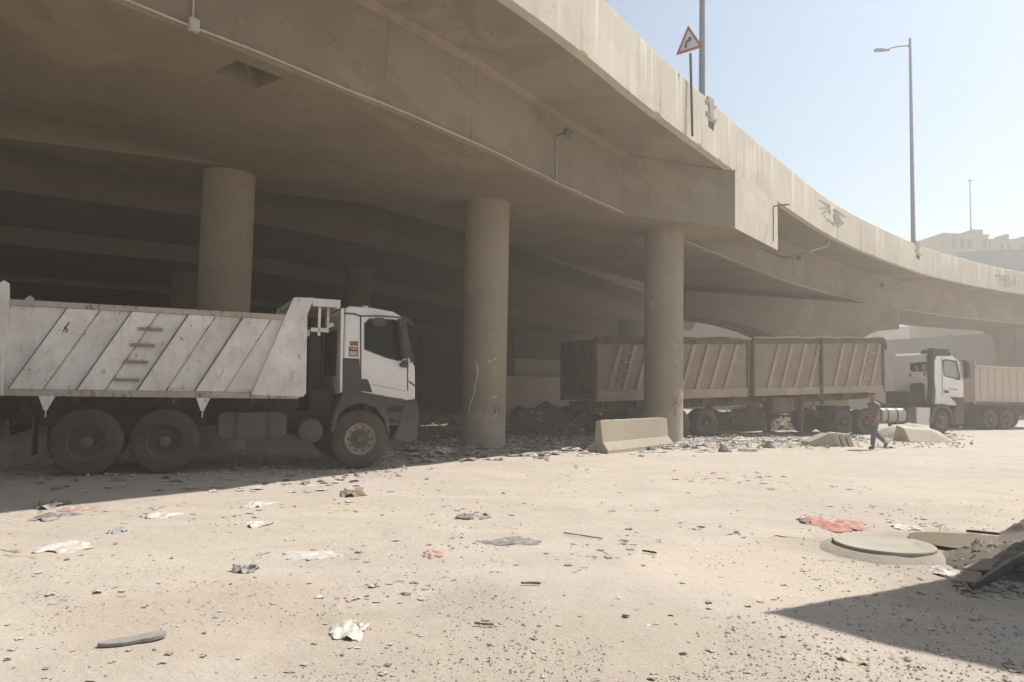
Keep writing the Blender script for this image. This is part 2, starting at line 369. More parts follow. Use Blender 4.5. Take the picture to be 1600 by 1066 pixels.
# ------------------------------------------------------------------ main flyover
ZS, ZP = 7.2, 9.15      # soffit level, underside of parapet
PC = [(-46, -62), (-34, -36), (-22, -14.5), (-13, -2), (-6, 6.5), (.18, 14.1), (3.67, 19.2), (7.4, 24.4), (10.3, 28.3), (15.8, 35.3), (22.4, 42.2), (28.2, 47.7), (39.4, 56.2), (58, 67), (90, 80), (150, 96)]
ZX = [0, 0, 0, 0, 0, 0, 0, 0, 0, 0, .05, .2, .5, .9, 1.6, 3.0]
Pl = crom([(x, y, z) for (x, y), z in zip(PC, ZX)], 10)
def tang(i):
    d = Pl[min(i + 1, len(Pl) - 1)] - Pl[max(i - 1, 0)]; d = d[:2] / np.linalg.norm(d[:2]); return d
def off(i, o, z):       # o metres inward (left of travel) from the parapet's outer face
    t = tang(i); n = np.array([-t[1], t[0]]); p = Pl[i][:2] + n * o; return (float(p[0]), float(p[1]), float(z + Pl[i][2]))
OV = 2.3; WD = 6.0
def sweep(sec, name, mat, parent, i0=0, i1=None, closed=True, smooth=25):
    i1 = len(Pl) if i1 is None else i1; b = MB(); n = len(sec); vs = []
    for i in range(i0, i1): vs += [off(i, o, z) for o, z in sec]
    m = i1 - i0; fs = []
    for i in range(m - 1):
        for k in range(n if closed else n - 1): fs.append((i * n + k, i * n + (k + 1) % n, (i + 1) * n + (k + 1) % n, (i + 1) * n + k))
    if closed: fs += [tuple(range(n)), tuple((m - 1) * n + k for k in range(n))[::-1]]
    b.add(vs, fs); return b.build(name, mat, parent, smooth=smooth)
bridge = thing('flyover_bridge', 'long beige concrete flyover curving overhead from upper left to far right', 'bridge', (0, 0, 0))
def rough_parapet():
    # the cast wall: slightly wavy face, chipped lower arris and top edge
    st = []; i0, i1 = 30, 140
    for i in range(len(Pl) - 1):
        k = 8 if i0 < i < i1 else 1
        for j in range(k): st.append((i, j / k))
    sec = [(0, ZP), (.24, ZP), (.24, ZP + .2), (.24, ZP + 1.62), (.20, ZP + 1.70), (.03, ZP + 1.70), (0, ZP + 1.66), (0, ZP + .05)]
    n = len(sec); vs = []
    for i, f in st:
        for q, (o, z) in enumerate(sec):
            a, c = Vector(off(i, o, z)), Vector(off(i + 1, o, z)); p = a.lerp(c, f)
            if i0 < i < i1:
                w_ = noise.noise(p * 1.9) * .006 + noise.noise(p * .5) * .008; ch = max(0, noise.noise(Vector((p.x * 2.6, p.y * 2.6, 3.0 + q))) - .18) * .12
                t = tang(i); nn = Vector((-t[1], t[0], 0))
                if q in (0, 7): p += nn * (w_ * .4 + (ch if q == 0 else ch * .2)) + Vector((0, 0, ch * (.8 if q == 0 else 1.2)))
                if q in (5, 6): p += Vector((0, 0, -ch * .6 + w_ * .8)) + nn * (ch * .6 if q == 6 else 0)
            vs.append(tuple(p))
    m = len(st); b = MB(); b.add(vs, [(i * n + k, i * n + (k + 1) % n, (i + 1) * n + (k + 1) % n, (i + 1) * n + k) for i in range(m - 1) for k in range(n)] + [tuple(range(n)), tuple((m - 1) * n + k for k in range(n))[::-1]])
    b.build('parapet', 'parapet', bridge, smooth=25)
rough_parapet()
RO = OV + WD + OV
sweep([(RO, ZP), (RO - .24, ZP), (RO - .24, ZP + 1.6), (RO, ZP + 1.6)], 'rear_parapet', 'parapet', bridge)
sweep([(.243, ZP + .003), (OV - .14, ZP - .01), (OV + .002, ZP - .13), (OV + .3, ZP - .13), (OV + .3, ZP + .28), (.243, ZP + .28)], 'overhang_slab', 'bridge', bridge, smooth=20)
sweep([(RO - .243, ZP + .003), (RO - OV, ZP - .2), (RO - OV - .3, ZP - .2), (RO - OV - .3, ZP + .28), (RO - .243, ZP + .28)], 'rear_overhang_slab', 'bridge', bridge)
sweep([(OV + .302, ZP - .1), (RO - OV - .302, ZP - .1), (RO - OV - .302, ZP + .27), (OV + .302, ZP + .27)], 'road_deck', 'asphalt', bridge)
# webs with a chamfered lower edge
sweep([(OV, ZP - .133), (OV, ZS + .06), (OV + .06, ZS), (OV + .35, ZS), (OV + .35, ZP - .133)], 'web', 'bridge', bridge)
sweep([(OV + WD, ZP - .203), (OV + WD, ZS), (OV + WD - .35, ZS), (OV + WD - .35, ZP - .203)], 'rear_web', 'bridge', bridge)
# soffit with an access hatch
hc = Vector((-5.45, 12.93, 0))
ih = min(range(len(Pl)), key=lambda i: (Vector(off(i, OV + .7, 0)) - hc).length)
th = tang(ih)
def soffit():
    b = MB(); ts = [OV + .35, OV + .42, OV + 1.22, OV + WD - .35]; vs = []; n = 4; fs = []
    for i in range(len(Pl)): vs += [off(i, t, ZS) for t in ts]
    for i in range(len(Pl) - 1):
        for k in range(3):
            if i == ih and k == 1: continue
            fs.append((i * n + k, i * n + k + 1, (i + 1) * n + k + 1, (i + 1) * n + k))
    b.add(vs, fs)
    q = [off(ih, ts[1], ZS), off(ih + 1, ts[1], ZS), off(ih + 1, ts[2], ZS), off(ih, ts[2], ZS)]
    # split hatch cell so the opening is .95 m long
    l = (Vector(q[1]) - Vector(q[0])).length; f = min(.95, .9 * l) / l
    def lp(a, c, t): return tuple(Vector(a).lerp(Vector(c), t))
    q1, q2 = lp(q[0], q[1], f), lp(q[3], q[2], f)
    b.add([q1, q[1], q[2], q2], [(0, 1, 2, 3)])
    hole = [q[0], q1, q2, q[3]]; top = [(x, y, z + .62) for x, y, z in hole]
    b.add(hole + top, [(0, 1, 5, 4), (1, 2, 6, 5), (2, 3, 7, 6), (3, 0, 4, 7)])
    b.build('soffit', 'bridge', bridge)
    # near-black plate above the opening paints the hatch's dark interior
    h = MB(); inn = [lp(lp(hole[0], hole[2], .02), hole[k], .98) for k in range(4)]
    h.prism([(x, y, z + .60) for x, y, z in hole], [(x, y, z + .66) for x, y, z in hole]); h.build('hatch_lid', 'recess', bridge)
soffit()
# pier cap carried by the three near columns, its end flush with the parapet
CA = math.radians(22.5); cd = np.array([math.cos(CA), math.sin(CA)])
A = np.array([7.4, 24.4]); B = np.array([10.15, 28.05])
tn = (B - A) / np.linalg.norm(B - A); outn = np.array([tn[1], -tn[0]]) * .006
def cap():
    b = MB(); A2, B2 = A + outn, B + outn; La, Lb = A2 - cd * 21.5, B2 - cd * 22
    b.xy([tuple(La), tuple(A2), tuple(B2), tuple(Lb)], ZS - .006, ZP - .004); o = b.build('pier_cap', 'bridge', bridge, bevel=.03)
    e = MB(); g1, g2 = A + outn * 3, B + outn * 3; i1, i2 = A + outn * 1.1 , B + outn * 1.1
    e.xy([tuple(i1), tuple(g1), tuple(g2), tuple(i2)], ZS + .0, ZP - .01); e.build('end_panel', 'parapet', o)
cap()

def column(x, y, r, z1, label, mat='column', group=None, seg=48):
    b = MB(); prof = []
    n = seg; hs = [(-.15, 1.0), (.02, 1.0), (z1 * .33, 1.0), (z1 * .33 + .006, .997), (z1 * .66, .997), (z1 * .66 + .006, 1.0), (z1 - .14, 1.0), (z1 - .13, 1.02), (z1 - .003, 1.02)]
    vs = []
    for z, f in hs:
        for k in range(n): a = 2 * PI * k / n; vs.append((r * f * math.cos(a), r * f * math.sin(a), z))
    fs = [(i * n + k, i * n + (k + 1) % n, (i + 1) * n + (k + 1) % n, (i + 1) * n + k) for i in range(len(hs) - 1) for k in range(n)] + [tuple(range(n))[::-1], tuple((len(hs) - 1) * n + k for k in range(n))]
    b.add(vs, fs); o = b.build('concrete_column', mat, smooth=40); o.location = (x, y, 0); tag(o, label, 'column', group); return o
COL = [(-7.55, 19.15), (-.80, 21.68), (5.19, 25.12)]
CR = .655
c1 = column(*COL[0], CR, ZS - .006, 'thick round concrete column rising behind the white tipper body', group='round columns under the flyover')
c2 = column(*COL[1], CR, ZS - .006, 'round concrete column with white scuffs standing in rubbish right of the white cab', group='round columns under the flyover')
c3 = column(*COL[2], CR, ZS - .006, 'round concrete column under the pier cap end with the barrier leaning near its foot', group='round columns under the flyover')
# scrawls: short curved strokes lying on the column skin
def on_col(col, c, pts, w, mat, name):
    """pts: photo pixels traced onto the column's round surface"""
    r = CR + .004; b = MB(); P = []
    for px, py in pts:
        d = ray(px, py); ox, oy = CAM.x - c[0], CAM.y - c[1]
        a_, b_, c_ = d.x ** 2 + d.y ** 2, 2 * (ox * d.x + oy * d.y), ox * ox + oy * oy - r * r
        disc = max(0, b_ * b_ - 4 * a_ * c_); t = (-b_ - math.sqrt(disc)) / (2 * a_); q = CAM + d * t; P.append(Vector((q.x - c[0], q.y - c[1], q.z)))
    for p, q in zip(P[:-1], P[1:]):
        d = (q - p); nn = Vector((p.x, p.y, 0)).normalized(); s = d.cross(nn)
        if s.length < 1e-6: continue
        s = s.normalized() * w / 2; e = d.normalized() * w * .3
        b.prism([p - s - e, p + s - e, q + s + e, q - s + e], [x + nn * .003 for x in (p - s - e, p + s - e, q + s + e, q - s + e)])
    o = b.build(name, mat, col); return o
for st in [[(1052, 622), (1055, 630), (1051, 634)], [(1058, 620), (1058, 634)], [(1054, 628), (1063, 627)], [(1064, 621), (1066, 630), (1061, 633)], [(1055, 640), (1055, 650)], [(1051, 648), (1061, 648)]]:
    on_col(c3, COL[2], st, .035, 'redpaint', 'red_scrawl')
for st in [[(771, 634), (774, 644), (770, 648)], [(778, 632), (779, 647)], [(774, 641), (784, 639)]]:
    on_col(c2, COL[1], st, .03, 'redpaint', 'red_scrawl')
for st in [[(744, 565), (746, 585), (743, 600), (740, 618), (734, 632), (733, 645)], [(747, 570), (747, 590)], [(763, 566), (775, 560)], [(726, 520), (750, 517)], [(768, 620), (777, 620)]]:
    on_col(c2, COL[1], st, .045, 'whitepaint', 'white_scuff')

# conduit along the soffit edge, with risers and junction box
def pidx(x, y): return min(range(len(Pl)), key=lambda i: (Pl[i][0] - x) ** 2 + (Pl[i][1] - y) ** 2)
cpts = []
for i in range(0, len(Pl) - 25):
    for q in (0,):
        jit = .010 * math.sin(i * 1.7) + .006 * math.sin(i * 4.1)
        cpts.append(off(i, OV - .03, ZS + .06 + jit))
mb = MB(); mb.tube(cpts, .024, 6); mb.build('conduit', 'conduit', bridge, smooth=60)
def riser(px0, py0, ztop, box=True, lean=0):
    g = gp(px0, py0, ZS + .06); i = pidx(g.x + 1.84, g.y - 1.38)
    p = Vector(off(i, OV - .035, ZS + .05)); q = Vector(off(i, OV - .035, ztop))
    b = MB(); b.tube([p, q], .017, 6); b.build('conduit_riser', 'conduit', bridge, smooth=60)
    if box:
        t = tang(i); b = MB(); b.hexa([tuple(p + Vector((t[0] * a - t[1] * 0 + (-t[1]) * -c, t[1] * a + t[0] * -c, z))) for z in (-.09, .11) for a, c in ((-.08, -.01), (.08, -.01), (.08, .09), (-.08, .09))]); b.build('junction_box', 'conduit', bridge, bevel=.01)
    return p, q, i
riser(347, 50, ZP - .3)
p_, q_, i_ = riser(857, 285, ZS + 1.25, box=False)
def floodlight(i, o, z, label, out=.35):
    t = tang(i); n = Vector((t[1], -t[0], 0)); T = Vector((t[0], t[1], 0)); p = Vector(off(i, o, z))
    r = thing('floodlight', label, 'floodlight', p); b = MB()
    b.tube([(0, 0, 0), n * out * .6 + Vector((0, 0, .03))], .018, 6); b.build('bracket', 'darksteel', r)
    b = MB(); c = n * out + Vector((0, 0, .02)); u = (n * .75 - Vector((0, 0, .65))).normalized(); v = T.cross(u)
    b.hexa([tuple(c + T * a + v * w + u * e) for e in (-.05, .06) for a, w in ((-.15, -.11), (.15, -.11), (.15, .11), (-.15, .11))]); h = b.build('housing', 'darksteel', r, bevel=.015)
    b = MB()
    for k in range(-2, 3): b.hexa([tuple(c + T * (k * .05 + a) + v * w + u * e) for e in (-.10, -.052) for a, w in ((-.008, -.09), (.008, -.09), (.008, .09), (-.008, .09))])
    b.build('fin', 'darksteel', h)
    return r
floodlight(i_, OV - .02, ZS + 1.32, 'small dark floodlight on the flyover side above a thin riser pipe')
g = gp(1252, 445, ZS); i2 = pidx(g.x + 1.6, g.y - 1.6); floodlight(i2, OV - .02, ZS + 1.25, 'small dark floodlight on the flyover side beyond the pier cap end')
b = MB(); b.tube([off(i2, OV - .035, ZS + .05), off(i2, OV - .035, ZS + 1.2)], .017, 6); b.build('conduit_riser', 'conduit', bridge, smooth=60)
g = gp(1378, 480, ZS); i3 = pidx(g.x + 1.5, g.y - 1.7); floodlight(i3, OV - .02, ZS + 1.25, 'tiny hazy floodlight on the flyover side above the far pier')
# light bracket on the pier cap end face
E = Side(A + outn, math.atan2(tn[1], tn[0]))
def onface(S, px, py, out=0.0):
    a, z = S(px, py); q = S.P + S.h * a + S.n * out; return Vector((q.x, q.y, z))
fl = thing('wall_bracket', 'thin upright pipe with a short arm fixed to the lit end of the pier cap', 'bracket', onface(E, 1207, 378))
b0 = Vector(fl.location); b = MB(); b.tube([onface(E, 1207, 378, .04) - b0, onface(E, 1207, 322, .04) - b0], .016, 6); b.build('pipe', 'rust', fl)
b = MB(); k0 = onface(E, 1207, 323, .04) - b0; k1 = onface(E, 1207, 323, .62) - b0; b.tube([k0, k0.lerp(k1, .5) + Vector((0, 0, .02)), k1], .028, 6); b.build('arm', 'darksteel', fl)
# rusty drain pipe slung below the overhang
g = thing('drain_pipe', 'bent rusty drain pipe slung under the flyover edge right of the pier cap', 'pipe', (0, 0, 0))
def ovp(px, py, o): # point under overhang
    q = gp(px, py, ZP - .35); return Vector((q.x, q.y, ZP - .35))
pp = [at(1165, 378, 31.0), at(1222, 402, 31.6), at(1236, 402, 31.9), at(1293, 386, 33.6), at(1294, 376, 33.8)]
b = MB(); b.tube(pp, .055, 8); b.build('pipe', 'rust', g, smooth=50)
for q in (pp[0], pp[3]): b = MB(); b.tube([q, q + Vector((0, 0, ZP - q.z - .02))], .012, 5); b.build('hanger', 'darksteel', g)

# reliefs on the parapet's outer face
def face_at(px, py):
    best = None
    for i in range(1, len(Pl) - 1):
        t = tang(i); S = Side(Pl[i][:2], math.atan2(t[1], t[0])); a, z = S(px, py)
        if best is None or abs(a) < best[0]: best = (abs(a), S)
    return best[1]
def stroke(b, S, pts, w, t=.035, base=-.02):
    P = [S(*p) if p[0] > 50 else p for p in pts]
    w = w if isinstance(w, list) else [w] * len(P)
    n = len(P); up, dn = [], []
    for i, (x, z) in enumerate(P):
        x0, z0 = P[max(i - 1, 0)]; x1, z1 = P[min(i + 1, n - 1)]; d = Vector((x1 - x0, z1 - z0)).normalized(); q = Vector((-d.y, d.x)) * w[i] / 2
        up.append((x + q.x, z + q.y)); dn.append((x - q.x, z - q.y))
    loop = up + dn[::-1]
    f = lambda o: [tuple(S.P + S.h * x + S.n * o + Vector((0, 0, z))) for x, z in loop]
    b.prism(f(base), f(t))
def px_poly(b, S, pts, t=.035, base=-.02):
    loop = [S(*p) for p in pts]; f = lambda o: [tuple(S.P + S.h * x + S.n * o + Vector((0, 0, z))) for x, z in loop]
    b.prism(f(base), f(t))
def px_stroke(b, S, pts, w, t=.035):
    """raised bar along traced photo points, w = width in photo pixels (taper allowed)"""
    n = len(pts); w = w if isinstance(w, list) else [w] * n; up, dn = [], []
    for i, (x, y) in enumerate(pts):
        x0, y0 = pts[max(i - 1, 0)]; x1, y1 = pts[min(i + 1, n - 1)]; d = Vector((x1 - x0, y1 - y0)).normalized(); q = Vector((-d.y, d.x)) * w[i] / 2
        up.append((x + q.x, y + q.y)); dn.append((x - q.x, y - q.y))
    px_poly(b, S, up + dn[::-1], t)
def emblem(c, org, k, strokes):
    S = face_at(*c); b = MB()
    for pts, w in strokes: px_stroke(b, S, [(org[0] + x / k, org[1] + y / k) for x, y in pts], w)
    b.build('winged_emblem', 'relief', bridge)
emblem((1298, 331), (1250, 290), 13.32, [
    ([(283, 190), (298, 250), (400, 310), (550, 390), (600, 412)], [1.2, 2.2, 2.4, 2, 1.2]), ([(372, 450), (395, 477), (480, 470), (592, 435)], [1.4, 2.2, 2, 1.2]), ([(425, 560), (450, 582), (520, 535), (602, 480)], [1.4, 2.2, 2, 1.2]),
    ([(478, 640), (515, 645)], 1.8), ([(550, 690), (590, 705)], 1.8), ([(605, 712), (622, 745)], 1.5), ([(650, 745), (675, 780)], 1.5), ([(690, 775), (728, 800)], 1.8),
    ([(606, 390), (604, 500), (618, 600)], [.9, 1.1, .9]), ([(700, 490), (765, 535), (860, 600), (965, 680)], [1.2, 2.4, 2.6, 1.8]), ([(1005, 590), (1000, 660)], 1.0),
    ([(705, 590), (740, 720), (795, 850)], [1.3, 2.0, 2.0]), ([(738, 590), (790, 715), (848, 830)], [1.3, 2.0, 2.0]), ([(772, 590), (832, 715), (908, 805)], [1.3, 2.0, 2.0])])
emblem((1578, 440), (1540, 410), 17.77, [
    ([(250, 320), (260, 365), (640, 378)], [1.2, 2.0, 1.2]), ([(370, 500), (500, 460), (650, 415)], [1.5, 1.4, .9]), ([(490, 570), (590, 500), (690, 455)], [1.6, 1.3, .8]), ([(550, 660), (640, 580), (720, 510)], [1.6, 1.3, .8]), ([(640, 670), (700, 610), (745, 560)], [1.4, 1.2, .8]),
    ([(800, 390), (805, 520), (800, 640)], [1.4, 2.6, 1.6]), ([(900, 405), (1080, 440), (1300, 470)], [1.2, 1.8, 1.6]), ([(910, 460), (1010, 520), (1120, 575)], [.9, 1.4, 1.5]), ([(900, 520), (980, 590), (1060, 650)], [.9, 1.4, 1.5]), ([(880, 560), (930, 630), (990, 690)], [.9, 1.3, 1.4])])
def col_relief(c, org, k):
    S = face_at(*c); g_ = lambda P: [(org[0] + x / k, org[1] + y / k) for x, y in P]; b = MB()
    px_poly(b, S, g_([(290, 240), (400, 310), (412, 440), (405, 560), (420, 705), (330, 660), (332, 560), (320, 400), (305, 330)]))
    for P in ([(268, 300), (285, 345), (322, 340)], [(405, 445), (440, 455), (446, 425)], [(280, 520), (298, 570), (336, 612)], [(412, 695), (445, 712), (465, 675)]): px_stroke(b, S, g_(P), [18 / k, 30 / k, 22 / k])
    b.build('pillar_relief', 'relief', bridge)
    b = MB(); px_poly(b, S, g_([(315, 692), (425, 748), (420, 890), (315, 805)]), .004); b.build('scupper', 'recess', bridge)
col_relief((1110, 176), (1080, 130), 11.84)
col_relief((1434, 390), (1434 - 366 / 20.5, 391 - 560 / 20.5), 20.5)
# expansion joint in the parapet
S = face_at(1457, 410); b = MB(); stroke(b, S, [(1457, 393), (1457, 432)], .05, .003); b.build('joint', 'relief', bridge)

# ---- far piers of the same flyover (hammerheads with curved haunches)
def hammer(P, ang, w_top, stem, z_top, z_arm, depth, label, zc=3.4, lft=None):
    r = thing('bridge_pier', label, 'pier', P, ang); b = MB(); poly = []
    lft = lft or w_top / 2; rgt = w_top / 2
    poly += [(-lft, z_top), (-lft, z_arm)]
    for k in range(13):
        t = k / 12 * PI / 2; poly.append((-lft + .3 + (lft - .3 - stem) * math.sin(t), zc + (z_arm - zc) * math.cos(t) ** 1.0 if True else 0))
    poly.append((-stem, -.2)); poly.append((stem, -.2))
    for k in range(13):
        t = (12 - k) / 12 * PI / 2; poly.append((rgt - .3 - (rgt - .3 - stem) * math.sin(t), zc + (z_arm - zc) * math.cos(t)))
    poly += [(rgt, z_arm), (rgt, z_top)]
    b.xz(poly, -depth / 2, depth / 2); o = b.build('hammerhead', 'bridge', r, smooth=30, bevel=.04); return r
hammer((17.0, 41.6, 0), math.radians(20), 11.0, 1.7, 6.9, 5.55, 1.9, 'hazy hammerhead pier whose squared arm end shows above the tan tipping trailer', zc=3.2, lft=9.0)
b = MB(); 
hammer((44.2, 62.2, 0), math.radians(-50), 6.8, 2.5, 7.9, 7.2, 2.0, 'hazy flared pier under the far right of the flyover', zc=4.6)
hammer((-24.5, -9.5, 0), math.radians(-40), 9.0, 2.0, 7.15, 6.2, 2.0, 'flared pier of the flyover left of and behind the viewer', zc=2.8) if False else None

# ---- second viaduct behind: broad smooth ramps side by side
B2 = crom([(-52, -30), (-36, -4), (-24, 11.5), (-14.3, 20.2), (-8.6, 24.0), (-5, 28.2), (2, 40), (9.4, 52.8), (16, 64)], 6)
def sweep2(pl, o0, o1, z0, z1, name, parent, mat='bridge'):
    b = MB(); vs = []
    for i in range(len(pl)):
        d = pl[min(i + 1, len(pl) - 1)] - pl[max(i - 1, 0)]; d = d / np.linalg.norm(d); n = np.array([-d[1], d[0]])
        for o, z in ((o0, z0), (o1, z0), (o1, z1), (o0, z1)): q = pl[i] + n * o; vs.append((q[0], q[1], z))
    fs = [(i * 4 + k, i * 4 + (k + 1) % 4, (i + 1) * 4 + (k + 1) % 4, (i + 1) * 4 + k) for i in range(len(pl) - 1) for k in range(4)] + [(0, 1, 2, 3), tuple((len(pl) - 1) * 4 + k for k in (3, 2, 1, 0))]
    b.add(vs, fs); return b.build(name, mat, parent, smooth=20)
v2 = thing('rear_ramp', 'dark second concrete ramp with broad smooth sides behind the near columns', 'bridge', (0, 0, 0))
sweep2(B2, -1.75, -1.5, 9.003, 10.4, 'parapet', v2); sweep2(B2, -1.75, -.003, 8.75, 8.998, 'overhang_slab', v2)  # overhang added across the gap to keep light off the ramp face
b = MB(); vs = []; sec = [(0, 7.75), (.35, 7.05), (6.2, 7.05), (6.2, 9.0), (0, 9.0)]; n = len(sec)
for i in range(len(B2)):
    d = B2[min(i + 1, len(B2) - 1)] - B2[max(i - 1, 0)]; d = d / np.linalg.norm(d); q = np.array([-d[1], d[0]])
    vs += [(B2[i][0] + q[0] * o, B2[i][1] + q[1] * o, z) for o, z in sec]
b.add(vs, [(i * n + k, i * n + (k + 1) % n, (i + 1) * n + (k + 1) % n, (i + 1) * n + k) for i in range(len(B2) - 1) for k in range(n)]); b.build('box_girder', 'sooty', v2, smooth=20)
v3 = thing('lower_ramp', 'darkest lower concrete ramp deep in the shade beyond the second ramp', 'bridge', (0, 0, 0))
sweep2(B2, 6.21, 15.0, 6.4, 9.0, 'box_girder', v3, 'sooty'); sweep2(B2, 15.01, 36, 6.1, 9.0, 'rear_box_girder', v3, 'sooty')  # rear box added wide and low to keep light out of the recess
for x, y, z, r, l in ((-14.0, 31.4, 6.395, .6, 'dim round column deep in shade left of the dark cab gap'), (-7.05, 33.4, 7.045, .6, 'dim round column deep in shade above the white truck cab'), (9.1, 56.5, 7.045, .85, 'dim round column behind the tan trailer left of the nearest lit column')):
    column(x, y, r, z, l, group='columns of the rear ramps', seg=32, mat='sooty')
# third structure: low abutment wall closing the view
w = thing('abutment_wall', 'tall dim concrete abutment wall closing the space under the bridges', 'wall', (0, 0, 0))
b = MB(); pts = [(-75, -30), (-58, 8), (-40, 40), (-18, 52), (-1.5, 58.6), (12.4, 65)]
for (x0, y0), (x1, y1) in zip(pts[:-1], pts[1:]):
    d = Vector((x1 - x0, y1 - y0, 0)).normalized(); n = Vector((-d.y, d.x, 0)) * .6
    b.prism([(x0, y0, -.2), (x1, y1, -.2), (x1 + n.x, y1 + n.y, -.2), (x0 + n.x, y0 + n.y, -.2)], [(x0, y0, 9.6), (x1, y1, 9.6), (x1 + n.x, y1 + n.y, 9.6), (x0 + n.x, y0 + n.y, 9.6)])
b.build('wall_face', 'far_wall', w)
b = MB()
for (x0, y0), (x1, y1) in zip(pts[:-1], pts[1:]):
    d = Vector((x1 - x0, y1 - y0, 0)); L_ = d.length; d.normalize(); n = Vector((d.y, -d.x, 0))
    k = 2.0
    while k < L_ - 1:
        c = Vector((x0, y0, 0)) + d * k; b.hexa([tuple(c + d * a + n * o + Vector((0, 0, z))) for z in (0, 9.3) for a, o in ((-.2, -.1), (.2, -.1), (.2, .16), (-.2, .16))]); k += 5
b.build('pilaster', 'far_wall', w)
rw = thing('low_wall', 'low pale concrete wall seen between two columns behind the rubble heap', 'wall', (0, 0, 0))
b = MB(); b.xy([(-1.2, 52.6), (4.8, 54.4), (4.6, 55.0), (-1.4, 53.2)], -.1, 2.6); b.build('wall_block', 'pale_conc', rw, bevel=.04)  # paler concrete puts the light on this wall into its colour
b = MB(); b.xy([(.2, 54.0), (4.4, 55.2), (4.2, 55.8), (0, 54.6)], 2.0, 3.9); b.build('upper_block', 'grey_conc', rw, bevel=.04)

# ------------------------------------------------------------------ poles and sign on the flyover
def street_lamp(px, py_base, py_top, y, r, label, arm=0, zb=9.3):
    q = at(px, py_base, y); t = at(px, py_top, y)
    root = thing('street_lamp', label, 'street lamp', (q.x, q.y, zb)); H_ = t.z - zb; b = MB()
    b.tube([(0, 0, 0), (0, 0, .9)], [r * 1.7, r * 1.6], 12); b.tube([(0, 0, .9), (0, 0, H_)], [r * 1.15, r * .62], 12); b.build('pole', 'polegrey', root, smooth=40)
    if arm:
        b = MB(); a = Vector((-1, .12, 0)).normalized()
        z0 = H_ - .55
        b.tube([(0, 0, z0), a * .2 + Vector((0, 0, z0 + .1)), a * arm * .55 + Vector((0, 0, z0 + .04)), a * arm + Vector((0, 0, z0 - .08))], [r * .5, r * .5, r * .4, r * .4], 8); b.build('arm', 'polegrey', root, smooth=50)
        c = a * (arm + .35) + Vector((0, 0, z0 - .13)); s = Vector((-a.y, a.x, 0)); b = MB()
        lo_ = [c + a * u + s * v + Vector((0, 0, -.07)) for u, v in ((-.5, -.08), (-.1, -.17), (.4, -.15), (.48, 0), (.4, .15), (-.1, .17), (-.5, .08))]
        hi_ = [c + a * u * .85 + s * v * .7 + Vector((0, 0, .07)) for u, v in ((-.5, -.08), (-.1, -.17), (.4, -.15), (.48, 0), (.4, .15), (-.1, .17), (-.5, .08))]
        b.prism(lo_, hi_); b.build('lamp_head', 'polegrey', root, bevel=.02)
    return root
street_lamp(1097, 140, -420, 23.0, .095, 'thick grey lamp pole beside the triangular road sign, cut by the top of the photo', arm=1.8)
street_lamp(1427, 376, 60, 44.6, .12, 'tall slim grey street lamp with a short arm over the curving flyover', arm=1.35)
# warning sign
SP = gp(1082, 207, ZP + .12)
sS = Side((SP.x, SP.y), math.radians(-8))
post_xy = (SP.x, SP.y)
sign = thing('road_sign', 'triangular red bordered warning sign with a right bend arrow on the flyover edge', 'road sign', (SP.x, SP.y, SP.z), math.radians(-8))
def sgn(px, py): a, z = sS(px, py); return (a, z - SP.z)
b = MB(); b.tube([(0, .03, -.1), (sgn(1079, 83)[0], .03, sgn(1079, 83)[1])], .038, 8); b.build('post', 'darksteel', sign)
tri = [sgn(1056, 87), sgn(1098, 74), sgn(1075, 40)]
def rtri(tr, k, r=.14):
    cx = sum(p[0] for p in tr) / 3; cz = sum(p[1] for p in tr) / 3; T = [(cx + (x - cx) * k, cz + (z - cz) * k) for x, z in tr]; out = []
    for i in range(3):
        p, a, c = Vector(T[i]), Vector(T[i - 1]), Vector(T[(i + 1) % 3])
        for t in (0, .33, .66, 1): 
            u = p.lerp(a, .08 * (1 - t)); w_ = p.lerp(c, .08 * t); out.append(tuple((u + w_) / 2))
    return out
b = MB(); b.xz(rtri(tri, 1.0), -.03, 0); pan = b.build('sign_panel', 'signred', sign)
b = MB(); b.xz(rtri(tri, .70), -.034, -.029); b.build('white_field', 'signwhite', pan)
b = MB()
AR = [sgn(1071.0, 76), sgn(1071.5, 70), sgn(1073, 66), sgn(1077, 63)]
Pn = []
class _S:  # stroke helper in sign space
    pass
def st2(b, P, w, y0, y1):
    n = len(P); up, dn = [], []
    for i, (x, z) in enumerate(P):
        x0, z0 = P[max(i - 1, 0)]; x1, z1 = P[min(i + 1, n - 1)]; d = Vector((x1 - x0, z1 - z0)).normalized(); q = Vector((-d.y, d.x)) * w / 2
        up.append((x + q.x, z + q.y)); dn.append((x - q.x, z - q.y))
    b.xz(up + dn[::-1], y0, y1)
st2(b, AR, .075, -.038, -.033); b.xz([sgn(1074.5, 58.5), sgn(1081.5, 59.5), sgn(1077, 68)], -.0385, -.0335); b.build('arrow', 'signdark', pan)
b = MB(); b.tube([(sgn(1079, 66)[0] - .12, .02, sgn(1079, 66)[1]), (sgn(1079, 66)[0] + .12, .02, sgn(1079, 66)[1])], .02, 6); b.build('clamp', 'darksteel', sign)

